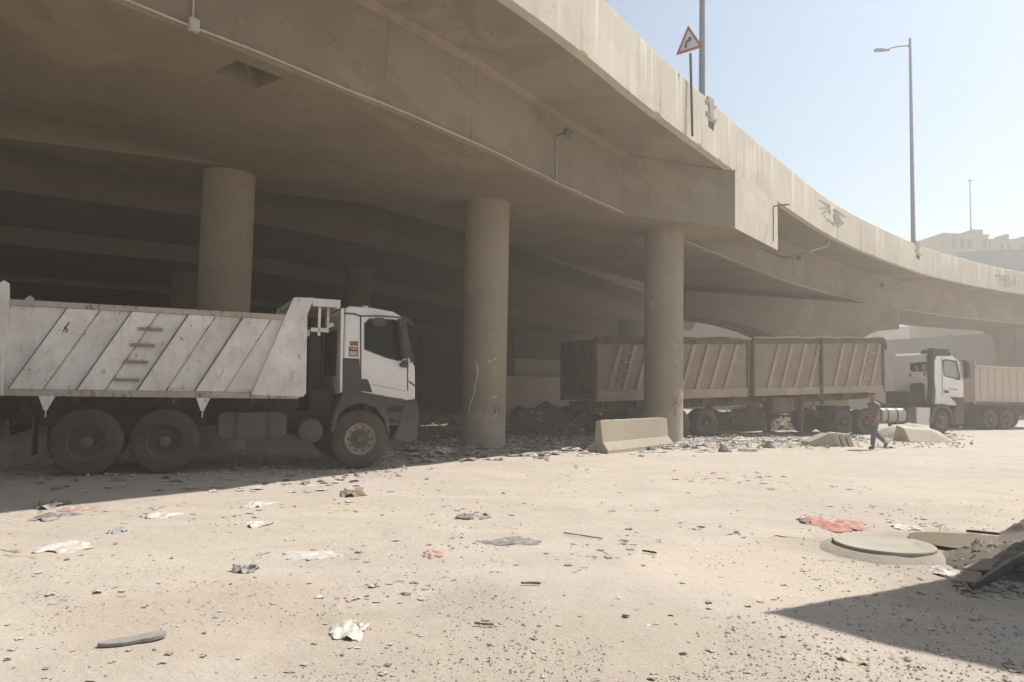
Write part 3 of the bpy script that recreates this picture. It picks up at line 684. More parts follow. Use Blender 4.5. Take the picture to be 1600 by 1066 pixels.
# ------------------------------------------------------------------ wheels
def wheel(parent, x, y, z, R, w, kind, out=-1, seg=56):
    """tyre mesh + rim (+hub) ; out=-1: outer face towards -y"""
    ri = R * .50
    prof = [(ri, -w * .36), (ri * 1.04, -w * .44), (R * .72, -w * .52), (R * .88, -w * .51), (R * .955, -w * .46), (R * .985, -w * .40), (R, -w * .30), (R, w * .30), (R * .985, w * .40), (R * .955, w * .46), (R * .88, w * .51), (R * .72, w * .52), (ri * 1.04, w * .44), (ri, w * .36), (ri, -w * .36)]
    jag = [0, 0, 0, .016, .04, .042, .032, .032, .042, .04, .016, 0, 0, 0, 0]
    b = MB(); b.lathe_y(prof, n=seg, jag=jag); t = b.build('wheel', 'rubber', parent, smooth=35); t.location = (x, y, z)
    b = MB(); s = -out
    if kind == 'front':
        b.lathe_y([(0, -w * .46), (R * .12, -w * .46), (R * .15, -w * .42), (R * .17, -w * .30), (R * .27, -w * .26), (R * .33, -w * .23)], n=40, sy=s, mi=2)
        b.lathe_y([(R * .33, -w * .23), (R * .38, -w * .26), (R * .45, -w * .34), (R * .50, -w * .47), (R * .535, -w * .50), (R * .535, -w * .40), (R * .50, -w * .30), (R * .50, w * .3), (0, w * .3)], n=40, sy=s)
        for k in range(10):
            a = 2 * PI * k / 10; cx, cz = R * .40 * math.cos(a), R * .40 * math.sin(a)
            b.prism([(cx + R * .036 * math.cos(q * PI / 4), s * -w * .315, cz + R * .036 * math.sin(q * PI / 4)) for q in range(8)], [(cx + R * .036 * math.cos(q * PI / 4), s * -w * .2, cz + R * .036 * math.sin(q * PI / 4)) for q in range(8)], 1)
            a += PI / 10; cx, cz = R * .24 * math.cos(a), R * .24 * math.sin(a); b.tube([(cx, s * -w * .25, cz), (cx, s * -w * .33, cz)], R * .02, 6, 2)
        b.build('rim', ['rim', 'recess', 'rim_dark'], t, smooth=30)
    else:
        pr = [(0, -w * .55), (R * .12, -w * .55), (R * .17, -w * .50), (R * .18, -w * .10), (R * .20, w * .1), (R * .30, w * .16), (R * .42, w * .10), (R * .45, -w * .30), (R * .50, -w * .47), (R * .53, -w * .50), (R * .53, -w * .40), (R * .50, -w * .30), (R * .50, w * .3), (0, w * .3)]
        b.lathe_y(pr, n=40, sy=s)
        for k in range(10):
            a = 2 * PI * (k + .5) / 10; cx, cz = R * .255 * math.cos(a), R * .255 * math.sin(a); b.tube([(cx, s * w * .13, cz), (cx, s * w * .03, cz)], R * .025, 6)
        b.build('rim', 'rim_dark', t, smooth=30)
    return t
def axle(parent, x, z, mat='chassis', w=1.0):
    b = MB(); b.tube([(x, -w, z), (x, w, z)], .09, 10); b.lathe_y([(0, -.22), (.16, -.2), (.24, -.08), (.24, .08), (.16, .2), (0, .22)], x, .0, z, 16); return b.build('axle', mat, parent, smooth=40)

# ------------------------------------------------------------------ white dump truck
gA, gB = gp(132, 744), gp(562, 732); DA = math.atan2(gB.y - gA.y, gB.x - gA.x)
S1 = Side((gA.x, gA.y), DA); nl = Vector((-math.sin(DA), math.cos(DA), 0)); HWD = 1.25
loc = Vector((gA.x, gA.y, 0)) + nl * HWD
dt = thing('dump_truck', 'white dump truck with dark grey lower cab parked in shade under the flyover', 'dump truck', loc, DA)
NS = -HWD
# tipper body
zb, zt = 1.46, 3.03
b = MB()
b.xz([(-1.36, zb), (3.78, zb), (3.78, zt), (-1.36, zt)], NS + .06, HWD - .06)     # closed core
core = b
# hollow it: build as floor + walls instead
b = MB()
b.box(-1.36, 3.76, NS + .05, HWD - .05, zb, zb + .12)
b.box(-1.36, 3.60, NS + .05, NS + .13, zb + .12, zt); b.box(-1.36, 3.60, HWD - .13, HWD - .05, zb + .12, zt)
b.box(3.60, 3.70, NS + .05, HWD - .05, zb + .12, 3.40)
body = b.build('tipper_body', 'white_body', dt, bevel=.008)
b = MB(); b.box(-1.40, 3.42, NS - .02, NS + .15, zt - .05, zt + .055); b.box(-1.40, 3.42, HWD - .15, HWD + .02, zt - .05, zt + .055); b.build('top_rail', 'white_rail', body, bevel=.012)
b = MB(); b.box(-1.30, 3.66, NS - .01, NS + .06, zb - .05, zb + .07); b.box(-1.30, 3.66, HWD - .06, HWD + .01, zb - .05, zb + .07); b.build('bottom_rail', 'white_rail', body, bevel=.01)
b = MB(); b.box(-1.42, -1.36, NS + .06, HWD - .06, zb + .02, zt + .12); b.build('tailgate', 'white_body', body, bevel=.01)
b = MB(); b.xz([(-1.45, zb - .05), (-1.28, zb - .05), (-1.28, zt + .05), (-1.30, zt + .33), (-1.38, zt + .38), (-1.46, zt + .30)], NS - .03, NS + .06); b.build('rear_post', 'white_body', body, bevel=.012)
b = MB(); b.xz([(-1.45, zb - .05), (-1.28, zb - .05), (-1.28, zt + .05), (-1.30, zt + .33), (-1.38, zt + .38), (-1.46, zt + .30)], HWD - .06, HWD + .03); b.build('rear_post', 'white_body', body, bevel=.012)
# slanted pressed ribs: sharp rear edge, fading forward
z0r, z1r = zb + .075, zt - .055
bots = [S1(14, 612)[0], S1(121, 613)[0], S1(215, 615)[0], S1(305, 616)[0]]
wid = [S1(66, 612)[0] - S1(14, 612)[0], S1(163, 613)[0] - S1(121, 613)[0], S1(258, 615)[0] - S1(215, 615)[0], S1(350, 616)[0] - S1(305, 616)[0]]
SL = .80
for x0, ww in zip(bots, wid):
    for sg in (-1, 1):
        y = sg * (HWD - .05); b = MB(); d = sg * .085; d2 = sg * .034
        lo_ = [(x0, y - sg * .02, z0r), (x0 + ww, y - sg * .02, z0r), (x0 + ww, y + d2, z0r), (x0 + .03, y + d, z0r), (x0, y + d, z0r)]
        hi_ = [(p[0] + SL, p[1], z1r) for p in lo_]
        b.prism(lo_, hi_); q = sg * .003; g0 = [(x0 - .035, y - sg * .01, z0r), (x0 + .004, y - sg * .01, z0r), (x0 + .004, y + d + q, z0r), (x0 - .004, y + d + q, z0r), (x0 - .035, y + q * 2, z0r)]; b.prism(g0, [(p[0] + SL, p[1], z1r) for p in g0], 1); g1 = [(x0 + ww - .002, y - sg * .01, z0r), (x0 + ww + .03, y - sg * .01, z0r), (x0 + ww + .03, y + q * 2, z0r), (x0 + ww - .002, y + d2 + q, z0r)]; b.prism(g1, [(p[0] + SL, p[1], z1r) for p in g1], 2); b.build('rib', ['white_body', 'grime', 'white_rail'], body)  # strips on both rib edges paint the dark shadow lines
# front quarter panel with the headboard horn
fq = [(S1(392, 617)[0], zb + .02), (3.48, 3.44), (3.88, 3.46), (3.76, 3.10), (3.79, zb + .06), (3.72, zb - .01)]
for sg in (-1, 1):
    b = MB(); b.xz(fq, sg * (HWD - .06), sg * (HWD + .03)); b.build('front_panel', 'white_body', body, bevel=.012)
# canopy over the cab gap
b = MB(); b.box(3.50, 4.40, NS + .02, HWD - .02, 3.36, 3.44); b.box(3.86, 4.42, NS + .0, NS + .05, 3.29, 3.45); b.box(3.86, 4.42, HWD - .05, HWD, 3.29, 3.45); b.box(4.36, 4.42, NS + .05, HWD - .05, 3.27, 3.45)
b.build('canopy', 'white_body', body, bevel=.01)
b = MB()
b.box(3.86, 4.20, NS + .10, NS + .16, 2.78, 2.86); b.box(4.0, 4.05, NS + .1, NS + .16, 2.70, 3.29); b.box(4.2, 4.25, NS + .25, NS + .31, 2.78, 3.30); b.box(3.79, 3.86, NS + .2, HWD - .2, 2.7, 2.82); b.tube([(4.18, NS + .08, 2.90), (4.30, NS + .05, 2.95)], .045, 8)
b.build('canopy_bracket', 'white_body', body)
# rungs
for px, py in ((235, 515), (223, 540), (212, 566), (198, 594)):
    x, z = S1(px, py); b = MB(); y = NS + .05
    b.box(x - .20, x + .20, y - .085, y - .055, z - .028, z + .028); b.box(x - .20, x - .16, y - .055, y, z - .028, z + .028); b.box(x + .16, x + .20, y - .055, y, z - .028, z + .028); b.build('step_rung', 'grime', body)
# hinge brackets below the rail
for px in (72, 317):
    x, _ = S1(px, 630); b = MB(); b.xz([(x - .12, zb - .05), (x + .13, zb - .05), (x + .02, zb - .30), (x - .03, zb - .30)], NS, NS + .03); b.tube([(x, NS + .02, zb - .28), (x, NS + .02, zb - .42)], .012, 6); b.build('hook_bracket', 'white_body', body)
b = MB(); x, z = S1(470, 590); b.box(x - .16, x + .06, NS - .06, NS - .029, z - .10, z + .09); b.tube([(x - .19, NS - .045, z - .10), (x - .19, NS - .045, z + .10)], .02, 8); b.build('latch_plate', 'white_body', body, bevel=.008)
# faded scrawled letters
def scrawl(S, paths, w, y, mat, parent, name='scrawl'):
    for p in paths:
        b = MB(); st2(b, [S(*q) for q in p], w, y - .004, y); b.build(name, mat, parent)
def loop(px, py, rx, ry, n=12, tilt=.3): return [(px + rx * math.cos(2 * PI * k / n) + tilt * ry * math.sin(2 * PI * k / n), py - ry * math.sin(2 * PI * k / n)) for k in range(n + 1)]
yo = NS - .018
scrawl(S1, [loop(365, 528, 5, 8), loop(354, 553, 5, 8), loop(343, 581, 5, 8), loop(57, 575, 6, 8)[2:], loop(72, 545, 5, 8)], .016, yo, 'mark', body, 'faded_letter')
scrawl(S1, [[(98, 508), (106, 516), (103, 520)], [(108, 504), (99, 518)]], .022, yo, 'mark_dark', body, 'dark_scratch')
# chassis
b = MB()
for y in (-.42, .42): b.box(-1.1, 5.9, y - .05, y + .05, .86, 1.14)
for x in (-.9, .62, 2.2, 3.9, 5.6): b.box(x - .06, x + .06, -.37, .37, .9, 1.1)
b.box(-1.15, 3.7, -.55, -.35, 1.145, 1.455); b.box(-1.15, 3.7, .35, .55, 1.145, 1.455)
for x in (-.2, 1.4, 2.8): b.box(x - .05, x + .05, -1.15, 1.15, 1.30, 1.455)
b.build('chassis', 'chassis', dt)
for x in (0.0, 1.27): axle(dt, x, .60)
b = MB(); b.tube([(4.92, -1.0, .58), (4.92, 1.0, .58)], .07, 10); b.build('axle', 'chassis', dt)
for y in (-.75, .75): b = MB(); b.hexa([(.2, y - .05, .72), (1.1, y - .05, .72), (1.1, y + .05, .72), (.2, y + .05, .72), (.5, y - .05, 1.05), (.78, y - .05, 1.05), (.78, y + .05, 1.05), (.5, y + .05, 1.05)]); b.build('leaf_spring', 'chassis', dt)
for x in (0.0, 1.27):
    for sg in (-1, 1):
        wheel(dt, x, sg * (HWD - .17), .60, .61, .33, 'rear', out=sg); wheel(dt, x, sg * (HWD - .53), .60, .61, .33, 'rear', out=sg)
for sg in (-1, 1): wheel(dt, 4.92, sg * (HWD - .17), .60, .61, .34, 'front', out=sg)
b = MB(); b.xz([(2.18, .70), (2.25, .62), (3.38, .62), (3.45, .70), (3.45, 1.06), (3.38, 1.14), (2.25, 1.14), (2.18, 1.06)], NS + .06, NS + .66); tk = b.build('fuel_tank', 'plastic', dt, bevel=.02)
b = MB()
for x in (2.5, 3.1): b.box(x - .03, x + .03, NS + .048, NS + .67, .61, 1.15)
b.build('tank_strap', 'chassis', tk)
b = MB(); x, z = S1(487, 674); b.lathe_y([(0, -.05), (.16, -.045), (.24, 0), (.25, .08), (.25, .62), (0, .64)], x, NS + .1, z, 28); b.build('air_tank', 'plastic', dt, smooth=40)
b = MB(); b.box(3.6, 4.22, HWD - .7, HWD - .1, .6, 1.15); b.build('battery_box', 'plastic', dt, bevel=.02)
# cab shell
def cab_section(z, tw):  # helper not used
    return 0
prof = [(4.53, 1.50), (4.53, 3.28), (4.60, 3.34), (5.10, 3.335), (5.55, 3.28), (5.72, 3.19), (5.98, 2.28), (6.06, 2.05), (6.08, 1.42), (5.86, 1.40), (4.92, 1.52)]
b = MB(); b.xz(prof, NS + .03, HWD - .03); cab = b.build('cab', 'white_cab', dt, bevel=.035, seg=3)
yc = NS + .03
def pane(name, pts, mat, t, parent, S=S1, y=yc, bev=.006, inn=-.02):
    """flat panel standing t proud of the cab's near side; pts are traced pixels"""
    b = MB(); b.xz(S.poly(pts) if pts[0][0] > 50 else pts, y - t, y - inn); return b.build(name, mat, parent, bevel=bev)
TC = lambda pts: [(500 + x / 4.267, 470 + y / 4.267) for x, y in pts]
def sp(name, pts, mat, t, par=None, inn=-.02, bev=.006): return pane(name, TC(pts), mat, t, par or cab, bev=bev, inn=inn)
sp('lower_side_panel', [(152, 382), (264, 386), (272, 520), (276, 612), (150, 622)], 'plastic', .012)
dr = sp('door', [(280, 105), (500, 112), (540, 130), (578, 385), (582, 560), (560, 650), (420, 632), (278, 608)], 'white_cab', .014)
sp('window_frame', [(294, 150), (330, 116), (500, 124), (536, 140), (566, 380), (545, 400), (520, 402), (440, 382), (294, 326)], 'plastic', .018, dr)
sp('window', [(302, 155), (335, 125), (495, 132), (520, 150), (545, 388), (520, 394), (440, 373), (302, 318)], 'glass', .022, dr)
sp('window_rim', [(294, 326), (440, 382), (520, 402), (550, 398), (552, 404), (520, 409), (438, 389), (293, 332)], 'white_cab', .020, dr)
sp('door_handle', [(274, 520), (318, 524), (334, 560), (350, 612), (276, 602)], 'plastic', .028, dr)
sp('door_crease', [(350, 555), (570, 600), (570, 606), (350, 562)], 'grime_pale', .0155, dr, bev=0)  # tan strip along the door's pressed line
sp('door_gap', [(268, 100), (276, 100), (276, 520), (270, 520)], 'recess', .006, bev=0); sp('door_gap', [(582, 390), (589, 390), (588, 600), (582, 600)], 'recess', .006, bev=0)
sp('step_panel', [(420, 636), (562, 656), (592, 700), (592, 830), (462, 832), (445, 720)], 'plastic', .004, inn=-.3)
sp('step_recess', [(440, 706), (556, 700), (558, 742), (448, 750)], 'recess', .007); sp('step_recess', [(455, 790), (566, 786), (568, 812), (460, 816)], 'recess', .007)
sp('front_corner_panel', [(592, 420), (632, 432), (630, 606), (590, 592)], 'white_cab', .016)
sp('corner_slash', [(592, 528), (632, 560), (632, 576), (592, 542)], 'plastic', .02)
st = sp('sticker', [(200, 270), (257, 270), (257, 301), (200, 300)], 'sticker_brown', .004, bev=0)
st = sp('sticker', [(194, 306), (257, 309), (255, 374), (194, 370)], 'sticker_red', .004, bev=0)
sp('sticker_field', [(200, 336), (250, 338), (249, 366), (200, 364)], 'sticker_pale', .007, bev=0); sp('sticker_text', [(204, 314), (248, 317), (248, 326), (204, 323)], 'sticker_pale', .007, bev=0)
sp('rear_edge', [(142, 48), (163, 50), (150, 610), (134, 612)], 'white_cab', .008)
# roof trim line, visor, windscreen, mirrors
sp('roof_seam', [(165, 78), (230, 82), (275, 98), (400, 96), (540, 108), (540, 116), (400, 104), (272, 107), (226, 92), (165, 88)], 'plastic', .018, bev=0)
b = MB(); b.hexa([(5.735, NS + .12, 3.12), (6.0, NS + .12, 2.30), (6.0, HWD - .12, 2.30), (5.735, HWD - .12, 3.12), (5.76, NS + .12, 3.13), (6.02, NS + .12, 2.31), (6.02, HWD - .12, 2.31), (5.76, HWD - .12, 3.13)]); b.build('windscreen', 'glass', cab)
b = MB(); b.xz([(5.70, 3.16), (5.76, 3.10), (6.02, 2.98), (6.05, 3.00), (5.98, 3.12), (5.74, 3.24)], NS + .08, HWD - .08); b.build('sun_visor', 'plastic', cab, bevel=.01)
b = MB(); b.xz([(5.72, 3.02), (5.80, 3.04), (6.03, 2.25), (5.96, 2.20)], NS + .005, NS + .12); b.build('pillar_trim', 'plastic', cab, bevel=.01)
def mirror(y, sg, par):
    x = 5.84
    b = MB(); b.tube([(x - .02, y, 3.06), (x + .02, y + sg * .22, 3.0), (x + .02, y + sg * .24, 2.45), (x, y, 2.36)], .018, 6)
    m_ = b.build('mirror', 'plastic', par)
    b = MB(); b.box(x - .06, x + .07, y + sg * .12 - .10, y + sg * .12 + .12, 2.46, 2.84); b.build('mirror_housing', 'plastic', m_ , bevel=.04, seg=3)
    return m_
def mirror2(y, sg, par, x=5.86):
    b = MB(); b.tube([(x - .05, y, 3.06), (x + .02, y + sg * .20, 3.02), (x + .03, y + sg * .20, 2.36), (x, y, 2.34)], .018, 6)
    for z0, z1, dy in ((2.48, 2.88, .10), (2.30, 2.46, .10)):
        q = [(x - .06, y + sg * .10), (x + .06, y + sg * .08), (x + .08, y + sg * .30), (x - .02, y + sg * .33)]
        b.xy(q, z0, z1)
    return b.build('mirror', 'plastic', par, bevel=.02)
mirror2(-yc, 1, cab)
b = MB(); b.xz(S1.poly(TC([(498, 128), (540, 122), (556, 180), (585, 372), (560, 392), (536, 385), (520, 250)])), NS - .30, NS - .16); b.tube([(5.62, NS + .05, 3.08), (5.66, NS - .2, 3.05)], .025, 6); b.tube([(5.86, NS + .05, 2.36), (5.84, NS - .2, 2.40)], .025, 6); mr = b.build('mirror', 'plastic', cab, bevel=.03, seg=3)
b = MB(); b.xz(S1.poly(TC([(524, 432), (556, 396), (578, 402), (576, 448), (540, 444)])), NS - .16, NS + .01); b.build('lower_mirror', 'plastic', cab, bevel=.02)
b = MB(); b.xz(S1.poly(TC([(330, 128), (360, 116), (410, 120), (432, 150), (400, 178), (345, 170)])), NS - .22, NS - .08); b.tube([(5.2, NS + .02, 3.1), (5.2, NS - .12, 3.0)], .02, 6); b.build('kerb_mirror', 'plastic', cab, bevel=.03)
b = MB(); b.tube([(5.15, -.3, 3.30), (5.15, -.3, 3.46)], [.05, .07], 10); b.tube([(5.3, .5, 3.3), (5.3, .5, 3.42)], .06, 10); b.build('beacon', 'white_cab', cab, smooth=40)
b = MB(); b.tube([(6.0, HWD - .1, 3.20), (6.10, HWD + .22, 3.12), (6.1, HWD + .22, 2.9)], .03, 8); b.build('far_mirror_arm', 'plastic', cab)
# grille, bumper, headlights
b = MB(); b.box(6.062, 6.10, -.95, .95, 1.5, 2.15); b.build('grille', 'plastic', cab, bevel=.02)
bump_ = MB(); bump_.xz([(5.62, .58), (6.0, .52), (6.14, .62), (6.16, 1.22), (6.09, 1.44), (5.83, 1.36), (5.74, 1.0)], NS + .0, HWD - .0); bp = bump_.build('bumper', 'plastic', dt, bevel=.04, seg=3)
for sg in (-1, 1):
    b = MB(); b.xz([(6.10, .98), (6.185, .98), (6.175, 1.22), (6.12, 1.24)], sg * .75, sg * 1.15); b.build('headlight', 'glass_pale', bp, bevel=.01)
fpts = S1.poly(TC([(150, 618), (276, 608), (350, 624), (424, 636), (448, 720), (464, 832), (462, 925), (446, 860), (428, 790), (372, 712), (275, 682), (180, 706), (128, 760), (98, 860), (72, 880), (92, 750)]))
for y0, y1 in ((NS - .012, NS + .34), (HWD - .34, HWD + .012)): b = MB(); b.xz(fpts, y0, y1); b.build('fender', 'plastic', dt, bevel=.015)
b = MB(); b.box(4.0, 4.24, -.2, HWD - .12, 1.15, 2.75); b.tube([(4.1, .0, 2.0), (4.1, .0, 3.1)], .11, 12); b.box(4.505, 4.528, -.5, .9, 1.9, 2.9); b.build('air_stack', 'plastic', dt, bevel=.03)
b = MB(); b.box(3.98, 4.5, -.5, .5, .75, 1.6); b.build('gearbox', 'chassis', dt, bevel=.05)
for sg in (-1,):
    b = MB(); b.box(5.62, 5.80, NS + .02, NS + .3, .62, .68); b.box(5.62, 5.80, NS + .02, NS + .3, .98, 1.03); b.build('cab_step', 'darksteel', dt)
for sg in (-1, 1):
    b = MB(); b.box(-.85, -.83, sg * (HWD - .65), sg * (HWD - .05), .35, 1.05); b.build('mud_flap', 'rubber', dt)
b = MB(); b.box(-1.25, -1.18, -1.15, 1.15, .72, .84); b.box(-1.28, -1.2, NS + .15, NS + .45, .86, .98); b.build('tail_bar', 'chassis', dt)

# ------------------------------------------------------------------ tan tipping trailer + tractor
gA, gB = gp(1105, 683), gp(1473, 678); TA = math.atan2(gB.y - gA.y, gB.x - gA.x)
S2 = Side((gA.x, gA.y), TA); nl2 = Vector((-math.sin(TA), math.cos(TA), 0)); loc2 = Vector((gA.x, gA.y, 0)) + nl2 * HWD
tr = thing('tipping_trailer', 'dusty tan two section tipping trailer parked behind the lit column', 'trailer', loc2, TA)
def zline(p, q): # linear z along trailer from two (x,z)
    return lambda x: p[1] + (q[1] - p[1]) * (x - p[0]) / (q[0] - p[0])
ztop = zline(S2(930, 531), S2(1380, 530)); zbot = zline(S2(930, 612), S2(1383, 603)); zrail = zline(S2(930, 628), S2(1383, 612))
def section(x0, x1, ribs, name):
    y0, y1 = NS + .05, HWD - .05; b = MB()
    def sl(xa, xb, ya, yb, za, zc): b.hexa([(xa, ya, za(xa)), (xb, ya, za(xb)), (xb, yb, za(xb)), (xa, yb, za(xa)), (xa, ya, zc(xa)), (xb, ya, zc(xb)), (xb, yb, zc(xb)), (xa, yb, zc(xa))])
    zt_ = lambda x: ztop(x) - .05
    sl(x0, x1, y0, y0 + .07, zbot, zt_); sl(x0, x1, y1 - .07, y1, zbot, zt_); sl(x0, x0 + .07, y0 + .07, y1 - .07, zbot, zt_); sl(x1 - .07, x1, y0 + .07, y1 - .07, zbot, zt_)
    sl(x0, x1, y0, y1, lambda x: zbot(x) - .12, zbot)
    o = b.build(name, 'tan_body', tr, bevel=.008)
    b = MB(); sl(x0, x1, y0 - .05, y0 + .08, lambda x: ztop(x) - .17, ztop); sl(x0, x1, y1 - .08, y1 + .05, lambda x: ztop(x) - .17, ztop); b.build('top_rail', 'rust', o, bevel=.01)
    b = MB(); sl(x0, x1, y0 - .05, y0 + .02, zrail, lambda x: zbot(x) + .02); sl(x0, x1, y1 - .02, y1 + .05, zrail, lambda x: zbot(x) + .02); b.build('side_rail', 'tan_rib', o, bevel=.01)
    for xa in (x0 + .05, x1 - .05):
        b = MB(); sl(xa - .055, xa + .055, y0 - .06, y0 + .02, zrail, ztop); sl(xa - .055, xa + .055, y1 - .02, y1 + .06, zrail, ztop); b.build('corner_post', 'rust', o, bevel=.008)
    for (pxt, pxb) in ribs:
        xb_, xt_ = S2(pxb, 604)[0], S2(pxt, 541)[0]
        for sg in (-1, 1):
            y = sg * (HWD - .05); b = MB(); w_ = .24
            za, zc = zbot(xb_) + .03, ztop(xt_) - .20
            lo_ = [(xb_, y - sg * .02, za), (xb_ + w_, y - sg * .02, za), (xb_ + w_ - .04, y + sg * .05, za), (xb_ + .04, y + sg * .07, za)]
            hi_ = [(p[0] + xt_ - xb_, p[1], zc) for p in lo_]
            b.prism(lo_, hi_); b.build('rib', 'tan_rib', o, bevel=.006)
    return o
def c4(x): return 880 + x * .325
x_m = S2(1172, 560)[0]; x_r = S2(1382, 560)[0]; x_l = S2(930, 560)[0]
secA = section(x_l, x_m - .02, [(c4(a), c4(c)) for a, c in ((265, 210), (335, 280), (400, 345), (470, 412), (540, 480), (620, 562), (690, 632), (760, 700), (828, 768))], 'rear_box')
secB = section(x_m + .16, x_r, [(c4(a), c4(c)) for a, c in ((1030, 978), (1092, 1042), (1158, 1108), (1224, 1176), (1340, 1296), (1400, 1356), (1458, 1414), (1515, 1474))], 'front_box')
b = MB(); xx = S2(1283, 560)[0]; b.hexa([(xx + dx, y, z) for z in (zrail(xx) - .45, ztop(xx) + .08) for dx, y in ((-.05, NS - .07), (.05, NS - .07), (.05, NS + .03), (-.05, NS + .03))]); b.build('tipping_post', 'rust', secB)
# tailgate: shade of the rear face put into its darker colour
b = MB(); b.box(x_l - .06, x_l, NS + .06, HWD - .06, zbot(x_l) - .1, ztop(x_l) + .02); b.build('tailgate', 'rust', secA, bevel=.01)
# rolled tarpaulins along the top
def tarp(x0, x1, par):
    b = MB(); pts = []; k = 0; x = x0
    while x <= x1: pts.append((x, NS + .02, ztop(x) + .03 + .03 * math.sin(k * 1.3) * rnd())); x += .35; k += 1
    b.tube(pts, [.05 + .03 * rnd() for _ in pts], 8); b.build('tarpaulin', 'tarp', par, smooth=60)
tarp(x_l, x_m - .1, secA); tarp(x_m + .2, x_r, secB)
b = MB()
vs = []; nx, ny = 24, 8
for i in range(nx + 1):
    for j in range(ny + 1):
        x = x_m + .2 + (x_r - x_m - .2) * i / nx; y = NS + .1 + (2 * HWD - .2) * j / ny; vs.append((x, y, ztop(x) - .10 + .10 * noise.noise(Vector((x * 1.2, y * 1.5, 3))) + .05))
b.add(vs, [(i * (ny + 1) + j, (i + 1) * (ny + 1) + j, (i + 1) * (ny + 1) + j + 1, i * (ny + 1) + j + 1) for i in range(nx) for j in range(ny)]); b.build('tarp_sheet', 'tarp', secB, smooth=60)
b = MB(); b.xz([(x_r, ztop(x_r) - .15), (x_r + .14, ztop(x_r) - .45), (x_r + .18, ztop(x_r) - .40), (x_r + .1, ztop(x_r) + .02)], NS, HWD); b.build('tarp_end', 'tarp', secB)
# rungs on the pale bay at each end
for px, py in [(c4(340), 532 + 18 * k) for k in range(0)] + [(1362 - 3 * k, 552 + 13 * k) for k in range(4)] + [(982 - 3 * k, 552 + 14 * k) for k in range(4)]:
    x, z = S2(px, py); par = secA if px < 1172 else secB; b = MB(); y = NS + .05; b.box(x - .2, x + .2, y - .11, y - .075, z - .03, z + .03); b.box(x - .2, x - .16, y - .08, y, z - .03, z + .03); b.box(x + .16, x + .2, y - .08, y, z - .03, z + .03); b.build('step_rung', 'tan_rib', par)
# trailer frame, axles, legs
b = MB()
for y in (-.5, .5): b.hexa([(x_l + .1, y - .06, zrail(x_l) - .42), (x_r - .2, y - .06, zrail(x_r) - .32), (x_r - .2, y + .06, zrail(x_r) - .32), (x_l + .1, y + .06, zrail(x_l) - .42), (x_l + .1, y - .06, zrail(x_l) - .02), (x_r - .2, y - .06, zrail(x_r) - .02), (x_r - .2, y + .06, zrail(x_r) - .02), (x_l + .1, y + .06, zrail(x_l) - .02)])
for k in range(10):
    x = x_l + .4 + k * 1.5; b.box(x - .06, x + .06, NS + .1, HWD - .1, zrail(x) - .22, zrail(x) - .03)
b.box(S2(1208, 630)[0], S2(1240, 630)[0], NS + .08, NS + .6, .95, 1.55); b.build('frame', 'rust', tr)
b = MB(); b.box(S2(1208, 630)[0], S2(1242, 630)[0], NS + .03, NS + .079, 1.0, 1.50); b.build('tool_box', 'rust', tr, bevel=.02)
for x in (0, -1.32, -2.64):
    axle(tr, x, .54, 'rust')
    for sg in (-1, 1):
        wheel(tr, x, sg * (HWD - .16), .535, .54, .30, 'rear', out=sg, seg=40); wheel(tr, x, sg * (HWD - .49), .535, .54, .30, 'rear', out=sg, seg=40)
xg = S2(1262, 650)[0]
for sg in (-1, 1):
    b = MB(); b.box(xg - .09, xg + .09, sg * .9 - .09, sg * .9 + .09, .5, zrail(xg) - .05); b.box(xg - .06, xg + .06, sg * .9 - .06, sg * .9 + .06, .08, .5); b.box(xg - .2, xg + .2, sg * .9 - .17, sg * .9 + .17, -.02, .08); b.build('landing_leg', 'rust', tr)
b = MB(); b.tube([(xg, -.9, .75), (xg, .9, .75)], .04, 8); b.tube([(xg, -.9, .7), (xg + 1.1, -.6, 1.35)], .03, 6); b.tube([(xg, .9, .7), (xg + 1.1, .6, 1.35)], .03, 6); b.build('leg_brace', 'rust', tr)
# tractor unit
tu = thing('tractor_unit', 'white tractor unit with black air intake coupled to the tan trailer', 'truck', loc2, TA)
XR = S2(1461, 600)[0]; CY = HWD - .42          # rear wall of the cab, its far side
b = MB()
for y in (-.42, .42): b.box(6.4, 14.9, y - .05, y + .05, .72, .98)
for x in (6.6, 8.0, 9.6, 11.2, 12.6): b.box(x - .06, x + .06, -.37, .37, .75, .95)
b.build('chassis', 'chassis', tu)
for x in (7.27, 8.61):
    axle(tu, x, .54)
    for sg in (-1, 1):
        wheel(tu, x, sg * (HWD - .16), .535, .54, .30, 'rear', out=sg, seg=40); wheel(tu, x, sg * (HWD - .49), .535, .54, .30, 'rear', out=sg, seg=40)
b = MB(); b.tube([(13.5, -1, .52), (13.5, 1, .52)], .07, 8); b.build('axle', 'chassis', tu)
for sg in (-1, 1): wheel(tu, 13.5, sg * (HWD - .16), .535, .54, .32, 'front', out=sg, seg=40)
b = MB(); b.box(7.5, 8.5, -.5, .5, .985, 1.20); b.build('fifth_wheel', 'chassis', tu, bevel=.04)
xa, xb2 = S2(1381, 650)[0], S2(1418, 650)[0]
b = MB(); n = 16; cz = (S2(1400, 638)[1] + S2(1400, 661)[1]) / 2; hz = (S2(1400, 638)[1] - S2(1400, 661)[1]) / 2
sec = [(NS + .40 + .36 * math.copysign(abs(math.cos(a)) ** .6, math.cos(a)), cz + hz * math.copysign(abs(math.sin(a)) ** .6, math.sin(a))) for a in [2 * PI * k / n for k in range(n)]]
b.prism([(xa, y, z) for y, z in sec], [(xb2, y, z) for y, z in sec]); ft = b.build('fuel_tank', 'chrome', tu, smooth=30, bevel=.02)
b = MB()
